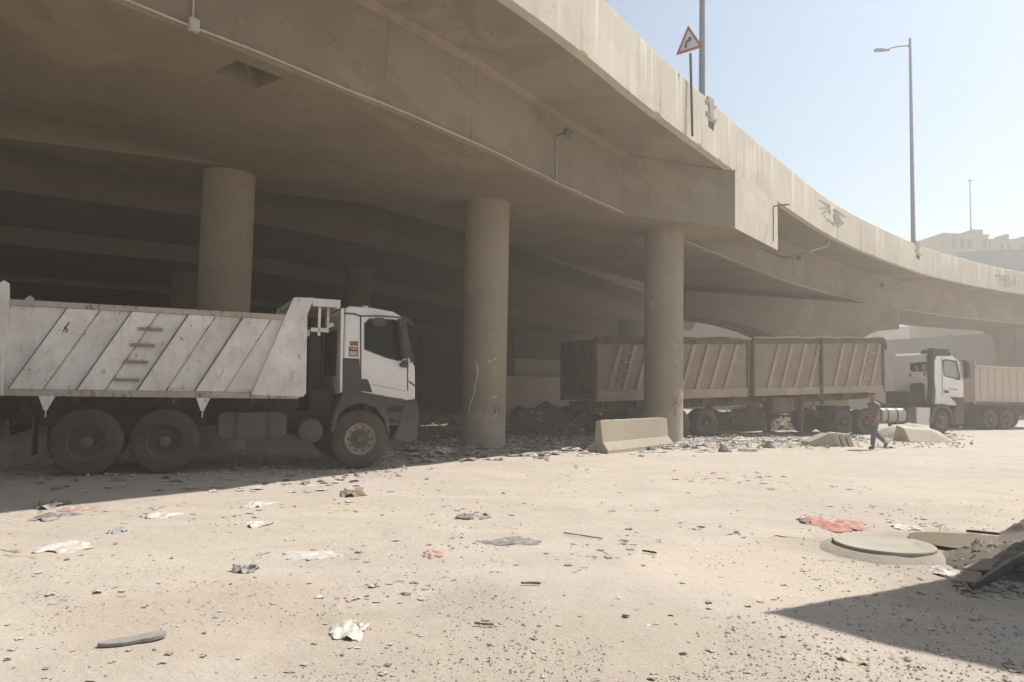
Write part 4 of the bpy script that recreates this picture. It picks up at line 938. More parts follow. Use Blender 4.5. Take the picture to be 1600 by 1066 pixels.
for x in (xa + .35, xa + .95): b.prism([(x - .05, NS + .40 + (y - NS - .40) * 1.02, cz + (z - cz) * 1.02) for y, z in sec], [(x + .05, NS + .40 + (y - NS - .40) * 1.02, cz + (z - cz) * 1.02) for y, z in sec])
b.build('tank_strap', 'chassis', ft)
b = MB(); x0, x1 = S2(1421, 650)[0], S2(1434, 650)[0]; b.box(x0, x1, NS + .1, NS + .6, .5, 1.2); b.build('battery_box', 'plastic', tu, bevel=.02)
b = MB(); x0, x1 = S2(1434, 650)[0], S2(1455, 650)[0]; b.box(x0, x1, NS + .04, NS + .6, S2(1445, 664)[1], S2(1445, 637)[1]); b.build('exhaust_box', 'white_cab', tu, bevel=.02)
b = MB()
for k in range(5):
    y = -.5 + .22 * k; b.tube([(XR - .02, y, 1.75), (XR - .6, y + .05, 1.30 + .05 * k), (XR - 1.4, y * .6, 1.20), (XR - 2.2, y * .5, 1.35), (XR - 2.6, y * .4, 1.5)], .02, 6)
b.build('air_hose', 'black_plastic', tu, smooth=60)
b = MB(); b.box(XR - 2.6, XR - .2, -.5, .5, .985, 1.08); b.box(XR - .9, XR - .05, -.6, .6, 1.26, 1.9); b.box(XR - 1.2, XR - .1, -.9, .9, .99, 1.25); b.build('catwalk', 'chassis', tu)
prof = [(XR, 1.34), (XR, 3.58), (XR + .14, 3.70), (XR + .9, 3.72), (XR + 1.35, 3.58), (XR + 1.60, 3.30), (XR + 1.90, 2.25), (XR + 1.96, 1.9), (XR + 1.96, 1.25), (XR + 1.0, 1.30)]
b = MB(); b.xz(prof, NS + .03, CY); cb = b.build('cab', 'white_cab', tu, bevel=.05, seg=3)
# rear wall details: panes, dark hump, handles, traced on the rear plane
rp0 = loc2 + Vector((math.cos(TA), math.sin(TA), 0)) * XR; SR = Side((rp0.x, rp0.y), TA - PI / 2)
def rear_pane(name, pts, mat, t=.02, par=None):
    P = [SR(1380 + x / 6.66, 530 + y / 6.66) for x, y in pts]; b = MB(); b.prism([(XR - t, -a, z) for a, z in P], [(XR + .02, -a, z) for a, z in P]); return b.build(name, mat, par or cb, bevel=.012)
rw_ = rear_pane('rear_window', [(285, 250), (430, 236), (460, 240), (462, 335), (300, 340), (278, 322)], 'glass', .02)
rear_pane('rear_window_view', [(332, 280), (350, 275), (366, 300), (372, 332), (345, 333)], 'glass_pale', .026); rear_pane('rear_window_view', [(408, 262), (456, 258), (456, 328), (420, 330), (402, 315)], 'glass_pale', .026)  # pale patches paint the light seen through the cab
rear_pane('engine_hump', [(285, 700), (290, 480), (320, 460), (410, 455), (432, 480), (440, 700)], 'plastic', .10)
rear_pane('rear_sill', [(165, 620), (165, 550), (290, 548), (290, 620)], 'plastic', .05); rear_pane('rear_latch', [(275, 358), (290, 358), (290, 392), (275, 392)], 'plastic', .03); rear_pane('rear_latch', [(425, 350), (442, 346), (436, 380), (425, 380)], 'plastic', .03)
b = MB(); b.xz([(XR - .22, 1.30), (XR + .02, 1.30), (XR + .10, 1.9), (XR + .03, 2.5), (XR + .06, 3.3), (XR + .34, 3.80), (XR + .30, 3.93), (XR - .02, 3.92), (XR - .13, 3.5), (XR - .13, 2.7), (XR - .09, 2.2)], NS + .02, NS + .32); it = b.build('air_intake', 'plastic', tu, bevel=.05, seg=3)
b = MB(); P = [S2(1380 + x / 6.66, 530 + y / 6.66) for x, y in ((540, 180), (560, 110), (600, 88), (680, 96), (712, 150), (716, 180))]; b.xz(P, NS + .02, NS + .8); b.build('roof_deflector', 'plastic', tu, bevel=.05, seg=3)
T4 = lambda pts: [(1380 + x / 6.66, 530 + y / 6.66) for x, y in pts]
pane('door_gap', T4([(612, 190), (617, 190), (624, 590), (618, 590)]), 'recess', .004, cb, S=S2)
d2 = pane('door', T4([(622, 192), (765, 205), (800, 235), (838, 440), (842, 606), (628, 588)]), 'white_cab', .014, cb, S=S2)
pane('window_frame', T4([(620, 215), (660, 208), (768, 225), (808, 400), (805, 425), (762, 425), (740, 412), (645, 390), (628, 370)]), 'plastic', .018, d2, S=S2); pane('window', T4([(632, 232), (665, 225), (752, 240), (788, 395), (780, 408), (745, 400), (652, 380), (640, 365)]), 'glass_pale', .022, d2, S=S2)
pane('door_handle', T4([(630, 530), (680, 535), (690, 562), (640, 560)]), 'plastic', .026, d2, S=S2); pane('door_lettering', T4([(685, 515), (780, 522), (780, 530), (685, 523)]), 'mark_dark', .018, d2, S=S2, bev=0)
pane('lower_door_panel', T4([(700, 600), (842, 612), (850, 660), (858, 740), (780, 740), (760, 660)]), 'plastic', .02, cb, S=S2, inn=-.3)
b = MB(); P = S2.poly(T4([(808, 228), (840, 240), (850, 300), (848, 405), (822, 410), (818, 300)])); b.xz(P, NS - .26, NS - .06); b.tube([(P[0][0] - .1, NS + .05, P[0][1] + .03), (P[0][0] + .1, NS - .15, P[0][1] + .02)], .03, 6); b.build('mirror', 'plastic', cb, bevel=.03, seg=3)
b = MB(); b.box(XR + 1.70, XR + 1.82, CY + .02, CY + .26, 2.35, 3.25); b.build('mirror', 'plastic', cb, bevel=.05, seg=3)
b = MB(); b.hexa([(XR + 1.63, NS + .12, 3.22), (XR + 1.90, NS + .12, 2.3), (XR + 1.90, CY - .12, 2.3), (XR + 1.63, CY - .12, 3.22), (XR + 1.65, NS + .12, 3.23), (XR + 1.92, NS + .12, 2.31), (XR + 1.92, CY - .12, 2.31), (XR + 1.65, CY - .12, 3.23)]); b.build('windscreen', 'glass', cb)
b = MB(); b.xz([(XR + 1.60, 3.22), (XR + 1.90, 3.10), (XR + 1.91, 3.16), (XR + 1.65, 3.32)], NS + .1, CY - .1); b.build('sun_visor', 'plastic', cb)
b = MB(); b.xz([(XR + 1.42, .45), (XR + 1.95, .42), (XR + 2.02, .6), (XR + 2.0, 1.25), (XR + 1.42, 1.28), (XR + 1.28, .9)], NS, HWD); b.build('bumper', 'plastic', tu, bevel=.05, seg=3)
for sg in (-1, 1):
    b = MB(); n = 14; outp = []; inp = []
    for k in range(n + 1):
        a = math.radians(-5 + 190 * k / n); inp.append((13.5 + .62 * math.cos(a), .56 + .62 * math.sin(a))); outp.append((13.5 + .82 * math.cos(a), .56 + .80 * math.sin(a)))
    b.xz(outp + inp[::-1], sg * (HWD - .42), sg * (HWD + .02)); b.build('fender', 'plastic', tu, smooth=40, bevel=.015)

# ------------------------------------------------------------------ third truck at the right edge
gC = gp(1528, 672); S4 = Side((gC.x, gC.y), TA); loc4 = Vector((gC.x, gC.y, 0)) + nl2 * HWD
d3 = thing('dump_truck', 'faded pink beige dump truck cut by the right edge of the photo', 'dump truck', loc4, TA)
zt4, zb4 = S4(1530, 573)[1], S4(1530, 629)[1]; x4 = 5.2
b = MB(); b.box(0, x4, NS + .05, NS + .12, zb4, zt4); b.box(0, x4, HWD - .12, HWD - .05, zb4, zt4); b.box(0, x4, NS + .12, HWD - .12, zb4, zb4 + .1); b.box(x4 - .08, x4, NS + .12, HWD - .12, zb4 + .1, zt4 + .3)
bd = b.build('tipper_body', 'pink_body', d3, bevel=.01)
b = MB(); b.hexa([(-.02, NS + .08, zb4 + .02), (-.1, NS + .08, zb4 + .02), (-.1, HWD - .08, zb4 + .02), (-.02, HWD - .08, zb4 + .02), (-.02, NS + .08, zt4), (-.12, NS + .08, zt4), (-.12, HWD - .08, zt4), (-.02, HWD - .08, zt4)]); b.build('tailgate', 'pink_body', bd, bevel=.01)
b = MB(); b.box(-.12, x4, NS - .02, NS + .14, zt4 - .06, zt4 + .06); b.box(-.12, x4, HWD - .14, HWD + .02, zt4 - .06, zt4 + .06); b.build('top_rail', 'pink_body', bd, bevel=.01)
b = MB(); b.box(-.05, x4, NS - .01, NS + .05, zb4 - .12, zb4 + .03); b.build('bottom_rail', 'rust', bd)
b = MB(); b.box(-.12, -.02, NS + .02, NS + .12, zb4 - .1, zt4 + .28); b.box(-.12, -.02, HWD - .12, HWD - .02, zb4 - .1, zt4 + .28); b.build('rear_post', 'pink_body', bd)
for k in range(8):
    x = .35 + .62 * k; b = MB(); b.box(x, x + .07, NS + .025, NS + .06, zb4 + .04, zt4 - .07); b.build('rib', 'pink_body', bd, bevel=.01)
b = MB()
for y in (-.42, .42): b.box(-.1, 8.2, y - .05, y + .05, .8, 1.08)
b.box(0, x4, -.6, .6, 1.09, zb4 - .005); b.build('chassis', 'chassis', d3)
b = MB(); b.box(-.02, .08, -1.15, 1.15, .75, .9); b.build('tail_bar', 'chassis', d3)
for x in (1.1, 2.45):
    axle(d3, x, .56)
    for sg in (-1, 1):
        wheel(d3, x, sg * (HWD - .17), .56, .57, .32, 'rear', out=sg, seg=40); wheel(d3, x, sg * (HWD - .51), .56, .57, .32, 'rear', out=sg, seg=40)
for sg in (-1, 1): wheel(d3, 6.6, sg * (HWD - .17), .56, .57, .32, 'front', out=sg, seg=40)
prof = [(5.7, 1.2), (5.7, 3.2), (5.8, 3.3), (6.9, 3.3), (7.3, 3.1), (7.6, 2.2), (7.65, .6), (7.2, .6), (7.0, 1.2)]
b = MB(); b.xz(prof, NS + .03, HWD - .03); k_ = b.build('cab', 'white_cab', d3, bevel=.05, seg=3)
b = MB(); b.xz([(6.2, 2.2), (7.3, 2.2), (7.05, 3.0), (6.2, 3.0)], NS + .015, NS + .04); b.build('window', 'glass', k_)
b = MB(); b.box(.9, .93, NS - .0, NS + .35, .35, 1.0) ; 
for y in (NS + .05, HWD - .65): b = MB(); b.box(.2, .23, y, y + .6, .35, 1.0); b.build('mud_flap', 'rubber', d3)

# ------------------------------------------------------------------ concrete barrier, slabs
def jersey(P, Q, h, label):
    P, Q = Vector(P), Vector(Q); L_ = (Q - P).length; an = math.atan2(Q.y - P.y, Q.x - P.x)
    r = thing('concrete_barrier', label, 'barrier', (P.x, P.y, 0), an)
    sec = [(0, 0), (0, .08), (.17, .30), (.22, h), (.38, h), (.43, .30), (.60, .08), (.60, 0)]
    b = MB(); n = len(sec); nx = 14; vs = []
    for i in range(nx + 1):
        x = L_ * i / nx
        for y, z in sec:
            c = .035 if (i in (0, nx) and rnd() < .5) else .0
            vs.append((x + (c if i == 0 else -c), y + .012 * noise.noise(Vector((x * 2, y * 3, z * 3))), z + (.014 * noise.noise(Vector((x * 3, y, 9))) - (c * .8 if z == h else 0) if z > .01 else -.05)))
    fs = [(i * n + k, i * n + (k + 1) % n, (i + 1) * n + (k + 1) % n, (i + 1) * n + k) for i in range(nx) for k in range(n)] + [tuple(range(n)), tuple(nx * n + k for k in range(n))[::-1]]
    b.add(vs, fs); b.build('barrier_block', 'barrier', r, smooth=20, bevel=.012)
    b = MB(); b.box(L_ * .18, L_ * .26, .012, .2, -.03, .075); b.box(L_ * .7, L_ * .8, .012, .2, -.03, .075); b.build('forklift_slot', 'recess', r)
    b = MB(); b.tube([(L_ - .25, .3, h - .03), (L_ - .2, .3, h + .09), (L_ - .02, .3, h + .10), (L_ + .02, .3, h - .02)], .014, 6); b.build('lifting_loop', 'rust', r)
    return r
jersey(gp(949, 709.5), gp(1053, 697), .88, 'concrete traffic barrier standing in litter in front of the lit column')
# fallen barrier pieces near the walking man
def slab_piece(px, py, rz, dims, tilt, label, name='concrete_block', cat='concrete block', mat='barrier', grooves=0):
    g = gp(px, py); b = MB(); L_, w, h = dims
    b.hexa([(0, 0, -.05), (L_, 0, -.05), (L_, w, -.05), (0, w, -.05), (.06, .08, h * .35), (L_, .05, h), (L_, w - .1, h), (.05, w - .1, h * .45)])
    o = b.build(name, mat, bevel=.035, seg=2); o.location = (g.x, g.y, 0); o.rotation_euler = (0, 0, rz); tag(o, label, cat); return o
g = gp(1262, 697); fb = thing('broken_barrier', 'broken wedge of concrete barrier with pale ribbed end left of the walking man', 'concrete block', (g.x, g.y, 0), math.radians(6))
b = MB(); b.xz([(0, -.05), (.92, -.05), (1.02, .05), (.94, .40), (.76, .42), (.05, .13)], 0, .55); b.build('wedge', 'barrier', fb, bevel=.04)
for k in range(3):
    b = MB(); x = .97 + k * .22; b.prism([(x + .06, -.02, -.04), (x + .22, -.02, -.04), (x + .22, .52, -.04), (x + .06, .52, -.04)], [(x - .06, .06, .43 - .02 * k), (x + .09, .06, .45 - .02 * k), (x + .09, .48, .45 - .02 * k), (x - .06, .48, .43 - .02 * k)]); b.build('ribbed_end', 'pale_conc', fb, bevel=.02)
def heap(px, py, rx, ry, h, rz, mat, name, label, cat, kind=None, rough=.25, n=26, flat=1.0, seed=0):
    g = gp(px, py) if py > 60 else Vector((px, py, 0)); b = MB(); vs = []
    for i in range(n + 1):
        for j in range(n + 1):
            u, v = 2 * i / n - 1, 2 * j / n - 1; d = math.hypot(u, v); f = max(0, 1 - d ** 2) ** flat
            nz = noise.fractal(Vector((u * 2.2 + seed, v * 2.2, seed * 3.1)), 1.0, 2.0, 5)
            vs.append((u * rx, v * ry, h * f * (1 + rough * nz * 1.6) - .03 + (.0 if f > 0 else -.05)))
    b.add(vs, [(i * (n + 1) + j, (i + 1) * (n + 1) + j, (i + 1) * (n + 1) + j + 1, i * (n + 1) + j + 1) for i in range(n) for j in range(n)])
    o = b.build(name, mat, smooth=50); o.location = (g.x, g.y, 0); o.rotation_euler = (0, 0, rz); tag(o, label, cat, kind=kind); return o
heap(1422, 684, 1.5, 1.1, .62, math.radians(10), 'sand', 'sand_heap', 'pale smooth heap of sand beside the walking man in front of the tractor unit', 'sand heap', rough=.15, flat=.8, seed=3)
g = gp(1440, 689); b = MB(); b.hexa([(-1.0, -.5, -.05), (1.0, -.6, -.05), (.9, .5, -.05), (-.9, .5, -.05), (-.95, -.1, .50), (.3, -.2, .42), (.2, .4, .50), (-.8, .4, .58)]); o = b.build('concrete_slab', 'pale_conc', bevel=.05); o.location = (g.x, g.y, 0); o.rotation_euler = (0, 0, math.radians(15)); tag(o, 'pale tilted concrete slab lying right of the walking man', 'concrete slab')
# manhole cover on its raised ring
g = gp(1381, 859); mh = thing('manhole_cover', 'round pale concrete manhole cover standing proud of the gravel', 'manhole cover', (g.x, g.y, 0))
b = MB(); n = 56; R_ = (gp(1448, 853) - gp(1312, 853)).length / 2
vs = []
for r, z in ((R_ * 1.0, -.05), (R_ * 1.0, .062), (R_ * .985, .075), (R_ * .90, .078), (R_ * .88, .073), (R_ * .45, .079), (.001, .083)):
    for k in range(n): a = 2 * PI * k / n; vs.append((r * math.cos(a), r * math.sin(a), z + .004 * noise.noise(Vector((3 * r * math.cos(a), 3 * r * math.sin(a), 2)))))
b.add(vs, [(i * n + k, i * n + (k + 1) % n, (i + 1) * n + (k + 1) % n, (i + 1) * n + k) for i in range(6) for k in range(n)]); b.build('lid', 'lid_conc', mh, smooth=30)
b = MB(); vs = []
for r, z in ((R_ * 1.02, .045), (R_ * 1.07, .035), (R_ * 1.24, -.01), (R_ * 1.36, -.05)):
    for k in range(n): a = 2 * PI * k / n; rr = r * (1 + .10 * noise.noise(Vector((math.cos(a) * 1.5, math.sin(a) * 1.5, r)))); vs.append((rr * math.cos(a), rr * math.sin(a), z))
b.add(vs, [(i * n + k, i * n + (k + 1) % n, (i + 1) * n + (k + 1) % n, (i + 1) * n + k) for i in range(3) for k in range(n)]); b.build('mortar_ring', 'sand', mh, smooth=60)


# ------------------------------------------------------------------ pebbles and scraps
def stones(spots, mats, name, label):
    """many small angular stones in one mesh; spots: (x,y,size,mat)"""
    base = [Vector(p) for p in ((1, 0, 0), (-1, 0, 0), (0, 1, 0), (0, -1, 0), (0, 0, 1), (0, 0, -1))]
    fc = [(0, 2, 4), (2, 1, 4), (1, 3, 4), (3, 0, 4), (2, 0, 5), (1, 2, 5), (3, 1, 5), (0, 3, 5)]
    V, Fc, mi = [], [], []
    for x, y, s, m, *zz_ in spots:
        o = len(V); a = U(0, 6.28); ca, sa = math.cos(a), math.sin(a); sx, sy, sz = s * U(.7, 1.4), s * U(.6, 1.1), s * U(.35, .8); z = zz_[0] if zz_ else gh(x, y)
        for p in base:
            px, py, pz = p.x * sx * U(.7, 1.2) + U(-.25, .25) * s, p.y * sy * U(.7, 1.2) + U(-.25, .25) * s, p.z * sz * U(.7, 1.2)
            V.append((x + px * ca - py * sa, y + px * sa + py * ca, z + pz + sz * .45))
        Fc += [tuple(i + o for i in f) for f in fc]; mi += [m] * 8
    me = bpy.data.meshes.new(name); me.from_pydata(V, [], Fc)
    for m in mats: me.materials.append(M[m])
    me.polygons.foreach_set('material_index', mi); me.update(); o = bpy.data.objects.new(name, me); C.objects.link(o); tag(o, label, name.replace('_', ' '), kind='stuff'); return o
spots = []
def dens(x, y): return .15 * noise.noise(Vector((x * .2, y * .2, 2))) + noise.noise(Vector((x * .55, y * .55, 11))) + .6 * noise.noise(Vector((x * 1.7, y * 1.7, 5)))
while len(spots) < 17000:
    px, py = U(-120, 1720), 640 + 560 * rnd() ** .8
    q = gp(px, max(py, 650)); 
    if q.y > 32 or q.y < 1.5: continue
    gravel = (1250 < px < 1620 and 780 < py < 960) or (py > 930 and 700 < px)
    if dens(q.x, q.y) < (-.45 if gravel else .0) + .25 * rnd(): continue
    s = (.0028 + .0075 * rnd() ** 4) * (1.0 + .045 * q.y) * (1.25 if gravel else 1)
    if rnd() < .01: s *= 2.2
    spots.append((q.x, q.y, s, 0 if rnd() < .6 else (1 if rnd() < .45 else 2)))
stones(spots, ['stone', 'stone_d', 'stone_l'], 'gravel', 'small stones scattered all over the dusty ground')
def scrap_mesh(V, Fc, mi, x, y, s, m, zb=None, curl=.35):
    """crumpled flake of paper or plastic: 4x4 warped patch with thickness from a second skin"""
    o = len(V); a = U(0, 6.28); ca, sa = math.cos(a), math.sin(a); ax = U(.35, 1.0); n = 3; ph = U(0, 50); z0 = gh(x, y) if zb is None else zb
    for i in range(n + 1):
        for j in range(n + 1):
            u, v = (i / n - .5) * 2, (j / n - .5) * 2
            edge = 1 + .35 * noise.noise(Vector((u * 1.3 + ph, v * 1.3, ph)))
            px, py = u * s * edge, v * s * ax * edge; pz = s * curl * (.35 + noise.noise(Vector((u * 1.1 + ph, v * 1.1 - ph, 3)))) + .004
            V.append((x + px * ca - py * sa, y + px * sa + py * ca, z0 + max(pz, .002)))
    for i in range(n):
        for j in range(n):
            p = o + i * (n + 1) + j; Fc.append((p, p + n + 1, p + n + 2, p + 1)); mi.append(m)
def scraps(spots, mats, name, label):
    V, Fc, mi = [], [], []
    for s in spots: scrap_mesh(V, Fc, mi, *s)
    me = bpy.data.meshes.new(name); me.from_pydata(V, [], Fc)
    for m in mats: me.materials.append(M[m])
    me.polygons.foreach_set('material_index', mi); me.update(); o = bpy.data.objects.new(name, me); C.objects.link(o); tag(o, label, 'litter', kind='stuff'); return o
def pick2(): return 8 if rnd() < .5 else (9 if rnd() < .3 else pick())
LM = ['paper', 'paper_b', 'paper_y', 'rag_grey', 'rag_blue', 'rag_pink', 'brown_bits', 'black_plastic', 'dust_card', 'dust_rag']
LW = [.34, .16, .16, .1, .05, .03, .12, .04]
def pick():
    r = rnd(); a = 0
    for i, w_ in enumerate(LW):
        a += w_
        if r < a: return i
    return 0
sp = []
# thick band along the foot of the columns and barrier, sparse over the open ground
for _ in range(1500):
    t = rnd(); px = 600 + 900 * t; base_ = 712 - 26 * (px - 700) / 650 if px < 1350 else 686
    py = base_ + random.gauss(0, 7) - 6
    if py < 640: continue
    q = gp(px, py)
    if q.y > 42: continue
    sp.append((q.x, q.y, U(.03, .16) * (1 if rnd() < .85 else 1.8), pick()))
for _ in range(260):
    q = gp(U(640, 940), U(655, 705)); sp.append((q.x, q.y, U(.04, .2), pick()))
for _ in range(160):
    q = gp(U(0, 620), U(725, 768)); sp.append((q.x, q.y, U(.03, .10), pick()))
cl = [(90, 800), (95, 862), (400, 800), (560, 790), (500, 868), (700, 845), (980, 840), (620, 915), (90, 935), (1180, 745), (1300, 760), (940, 870), (1220, 748), (1090, 748), (740, 800), (1340, 795), (1440, 822), (1130, 830), (600, 930), (700, 760), (900, 735), (230, 800), (1150, 748)]
for cx, cy in cl:
    for _ in range(18):
        q = gp(cx + random.gauss(0, 38), cy + random.gauss(0, 6)); sp.append((q.x, q.y, (.006 + .03 * rnd() ** 2.5) * (1 + .06 * q.y), pick2()))
for _ in range(1100):
    q = gp(U(-40, 1640), 722 + 340 * rnd()); sp.append((q.x, q.y, (.004 + .020 * rnd() ** 4) * (1 + .06 * q.y), pick2()))
for _ in range(700):
    q = gp(U(620, 1300), 702 - 20 * rnd()); sp.append((q.x, q.y, .02 + .09 * rnd() ** 2, pick() if rnd() < .6 else (0 if rnd() < .6 else 8), .01 + .10 * rnd() ** 2, .8))
scraps(sp, LM, 'litter_scraps', 'small scraps of paper and plastic strewn over the dust')
# heaps of rubble under the flyover
hpA = heap(860, 676, 3.6, 1.9, .75, math.radians(15), 'soil', 'rubble_heap', 'dark heap of rubble and rubbish between the two nearest columns', 'rubble heap', seed=5, rough=.6, n=60)
hpB = heap(700, 684, 2.4, 1.5, .35, math.radians(20), 'soil', 'rubbish_heap', 'low dark bank of rubbish just left of the scuffed column', 'rubbish heap', seed=9, rough=.6, n=40)
hpC = heap(11.8, 35.2, 5.2, 1.3, .95, math.radians(25), 'soil', 'rubble_bank', 'long dark bank of rubble seen through the gap below the tan trailer', 'rubble heap', seed=12, rough=.5, n=60)
rs = []
def on_heap(h, n, lo_, hi_):
    ca, sa = math.cos(h.rotation_euler[2]), math.sin(h.rotation_euler[2]); vv = [v.co for v in h.data.vertices if v.co.z > .02]; out = []
    for _ in range(n):
        c = random.choice(vv); x, y = c.x + U(-.05, .05), c.y + U(-.05, .05); out.append((h.location.x + x * ca - y * sa, h.location.y + x * sa + y * ca, lo_ + (hi_ - lo_) * rnd() ** 2.5, 0 if rnd() < .4 else (1 if rnd() < .8 else 2), c.z - .01))
    return out
rs += on_heap(hpA, 900, .03, .16) + on_heap(hpB, 500, .02, .11) + on_heap(hpC, 600, .04, .2)
for _ in range(1400):
    px, py = U(640, 960), U(648, 700); q = gp(px, py); rs.append((q.x, q.y, U(.03, .11), 0 if rnd() < .5 else 1))
for _ in range(500):
    px, py = U(1050, 1520), U(672, 700); q = gp(px, py); rs.append((q.x, q.y, U(.02, .08), 0 if rnd() < .5 else 2))
for _ in range(700):
    px, py = U(0, 640), U(700, 745); q = gp(px, py); rs.append((q.x, q.y, U(.015, .06), 0 if rnd() < .5 else 1))
stones(rs, ['stone', 'stone_d', 'stone_l'], 'rubble', 'broken stones lying in the shade under the flyover')

# ---- individual pieces of litter
def sheet(px, py, wpx, hpx, mat, name, label, cat, rz=0, lift=.05, n=18, seed=0, rag=.5, thick=.004):
    g = gp(px, py); sc = g.y / FPX; L_ = wpx * sc / 2; dpt = (gp(px, py - hpx / 2) - gp(px, py + hpx / 2)).length / 2
    b = MB(); top = []
    for i in range(n + 1):
        for j in range(n + 1):
            u, v = 2 * i / n - 1, 2 * j / n - 1
            k = 1 + rag * noise.noise(Vector((u * 1.6 + seed, v * 1.6, seed * 1.7))); 
            if abs(u) == 1 or abs(v) == 1: k += rag * .5 * (noise.noise(Vector((u * 5 + seed, v * 5, 2))))
            z = .7 * lift * (.28 + noise.fractal(Vector((u * 1.4 + seed * 2, v * 1.4, seed)), 1, 2, 3)) + .012 * noise.noise(Vector((u * 4 + seed, v * 4, seed * .7))) + .006 - .02 * max(0, u * u + v * v - .75)
            top.append((u * L_ * k * math.sqrt(1 - v * v * .35), v * dpt * k * math.sqrt(1 - u * u * .35), z))
    m = n + 1; N = m * m; vs = top + [(x, y, z - thick) for x, y, z in top]; fs = []
    for i in range(n):
        for j in range(n): p = i * m + j; fs += [(p, p + m, p + m + 1, p + 1), (N + p, N + p + 1, N + p + m + 1, N + p + m)]
    rim_ = [i * m for i in range(n)] + [n * m + j for j in range(n)] + [i * m + n for i in range(n, 0, -1)] + [j for j in range(n, 0, -1)]
    for a, c in zip(rim_, rim_[1:] + rim_[:1]): fs.append((a, c, N + c, N + a))
    b.add(vs, fs); o = b.build(name, mat, smooth=50); o.location = (g.x, g.y, gh(g.x, g.y)); o.rotation_euler = (0, 0, rz); tag(o, label, cat); return o
sheet(545, 985, 56, 26, 'paper', 'torn_paper', 'torn white paper sheet lying on bare dust right of the shoe sole', 'paper', seed=1, lift=.045)
sheet(495, 866, 92, 13, 'paper', 'plastic_sheet', 'long flat white plastic sheet pressed into the dust in the middle left ground', 'plastic sheet', seed=2, lift=.015)
sheet(1302, 819, 84, 17, 'rag_red', 'red_sheet', 'crumpled faded red plastic sheet lying behind the manhole cover', 'plastic sheet', seed=3, lift=.05)
sheet(1335, 1030, 46, 18, 'paper_y', 'card_piece', 'cream torn card piece beside the long shadow at lower right', 'card', seed=4, lift=.03)
sheet(1482, 893, 38, 15, 'paper', 'white_paper', 'bright white paper scrap at the edge of the right hand shadow', 'paper', seed=5, lift=.05)
sheet(405, 818, 40, 9, 'paper', 'white_scrap', 'white paper scrap below another one, left of centre in the open ground', 'paper', seed=6, lift=.04)
sheet(403, 788, 36, 9, 'paper', 'white_scrap', 'white paper scrap nearest the dump truck front half, upper of two', 'paper', seed=7, lift=.05)
sheet(82, 788, 36, 10, 'rag_grey', 'grey_rag', 'dark grey rag with the pink rag against it, far left', 'rag', seed=8, lift=.10)
sheet(122, 793, 46, 9, 'rag_pink', 'pink_rag', 'dusty pink rag trailing from the dark grey rag', 'rag', seed=9, lift=.04)
sheet(85, 805, 52, 12, 'rag_grey', 'grey_rag', 'flat grey rag just in front of the dark grey and pink rags', 'rag', seed=10, lift=.05)
sheet(182, 831, 24, 7, 'rag_blue', 'blue_scrap', 'small blue plastic scrap right of the grey rags', 'plastic', seed=11, lift=.04)
sheet(98, 858, 72, 15, 'paper', 'paper_patch', 'wide flattened patch of white paper at the far left', 'paper', seed=12, lift=.05)
sheet(80, 866, 150, 14, 'paper_y', 'card_sheet', 'dusty yellow card sheet under the far left white paper patch', 'card', seed=22, lift=.02)
sheet(551, 772, 36, 8, 'brown_bits', 'brown_clump', 'brown clump of dirt and rag beyond the yellow card', 'clump', seed=13, lift=.12)
sheet(545, 790, 100, 16, 'paper_y', 'card_sheet', 'wide flattened yellowish card below the white truck front', 'card', seed=14, lift=.02)
sheet(805, 845, 88, 11, 'rag_grey', 'grey_cloth', 'long flat grey cloth in the middle of the open ground', 'cloth', seed=15, lift=.03)
sheet(675, 865, 28, 12, 'rag_pink', 'pink_scrap', 'lone pink scrap left of the long grey cloth', 'plastic', seed=16, lift=.03)
sheet(1200, 831, 130, 14, 'paper_y', 'card_sheet', 'pale flattened card left of the red sheet', 'card', seed=17, lift=.02)
sheet(740, 806, 45, 9, 'rag_grey', 'grey_rag', 'small frayed grey rag above the long grey cloth', 'rag', seed=18, lift=.06)
sheet(890, 1030, 0 + 40, 14, 'paper_y', 'card_piece', 'small tan card piece at the bottom of the photo', 'card', seed=19, lift=.04) if False else None
sheet(385, 888, 34, 9, 'rag_grey', 'grey_lump', 'rounded grey rag lump left of the long white plastic sheet', 'rag', seed=20, lift=.07)
heap(1133, 705, .24, .2, .20, .3, 'rag_grey', 'rubbish_bag', 'dark rubbish bag lump right of the concrete barrier', 'bag', rough=.25, n=14, seed=1133)
heap(1202, 699, .24, .2, .20, .3, 'rag_grey', 'rubbish_bag', 'dark rubbish bag lump left of the broken ribbed barrier piece', 'bag', rough=.25, n=14, seed=1202)
sheet(1260, 815, 24, 8, 'rag_grey', 'grey_scrap', 'small grey scrap touching the left end of the red sheet', 'rag', seed=24, lift=.05)
sheet(1415, 825, 36, 7, 'paper', 'white_scrap', 'thin white scrap between the red sheet and the puddle', 'paper', seed=25, lift=.04)
sheet(1330, 842, 40, 8, 'rag_grey', 'rubber_strip', 'flat grey strip lying against the back of the manhole cover', 'strip', seed=26, lift=.05)
sheet(250, 805, 45, 9, 'paper', 'white_scrap', 'torn white scrap right of the pink rag', 'paper', seed=27, lift=.05)
sheet(690, 706, 26, 10, 'paper', 'plastic_bag', 'white plastic bag among rubbish at the foot of the scuffed column', 'bag', seed=28, lift=.2)
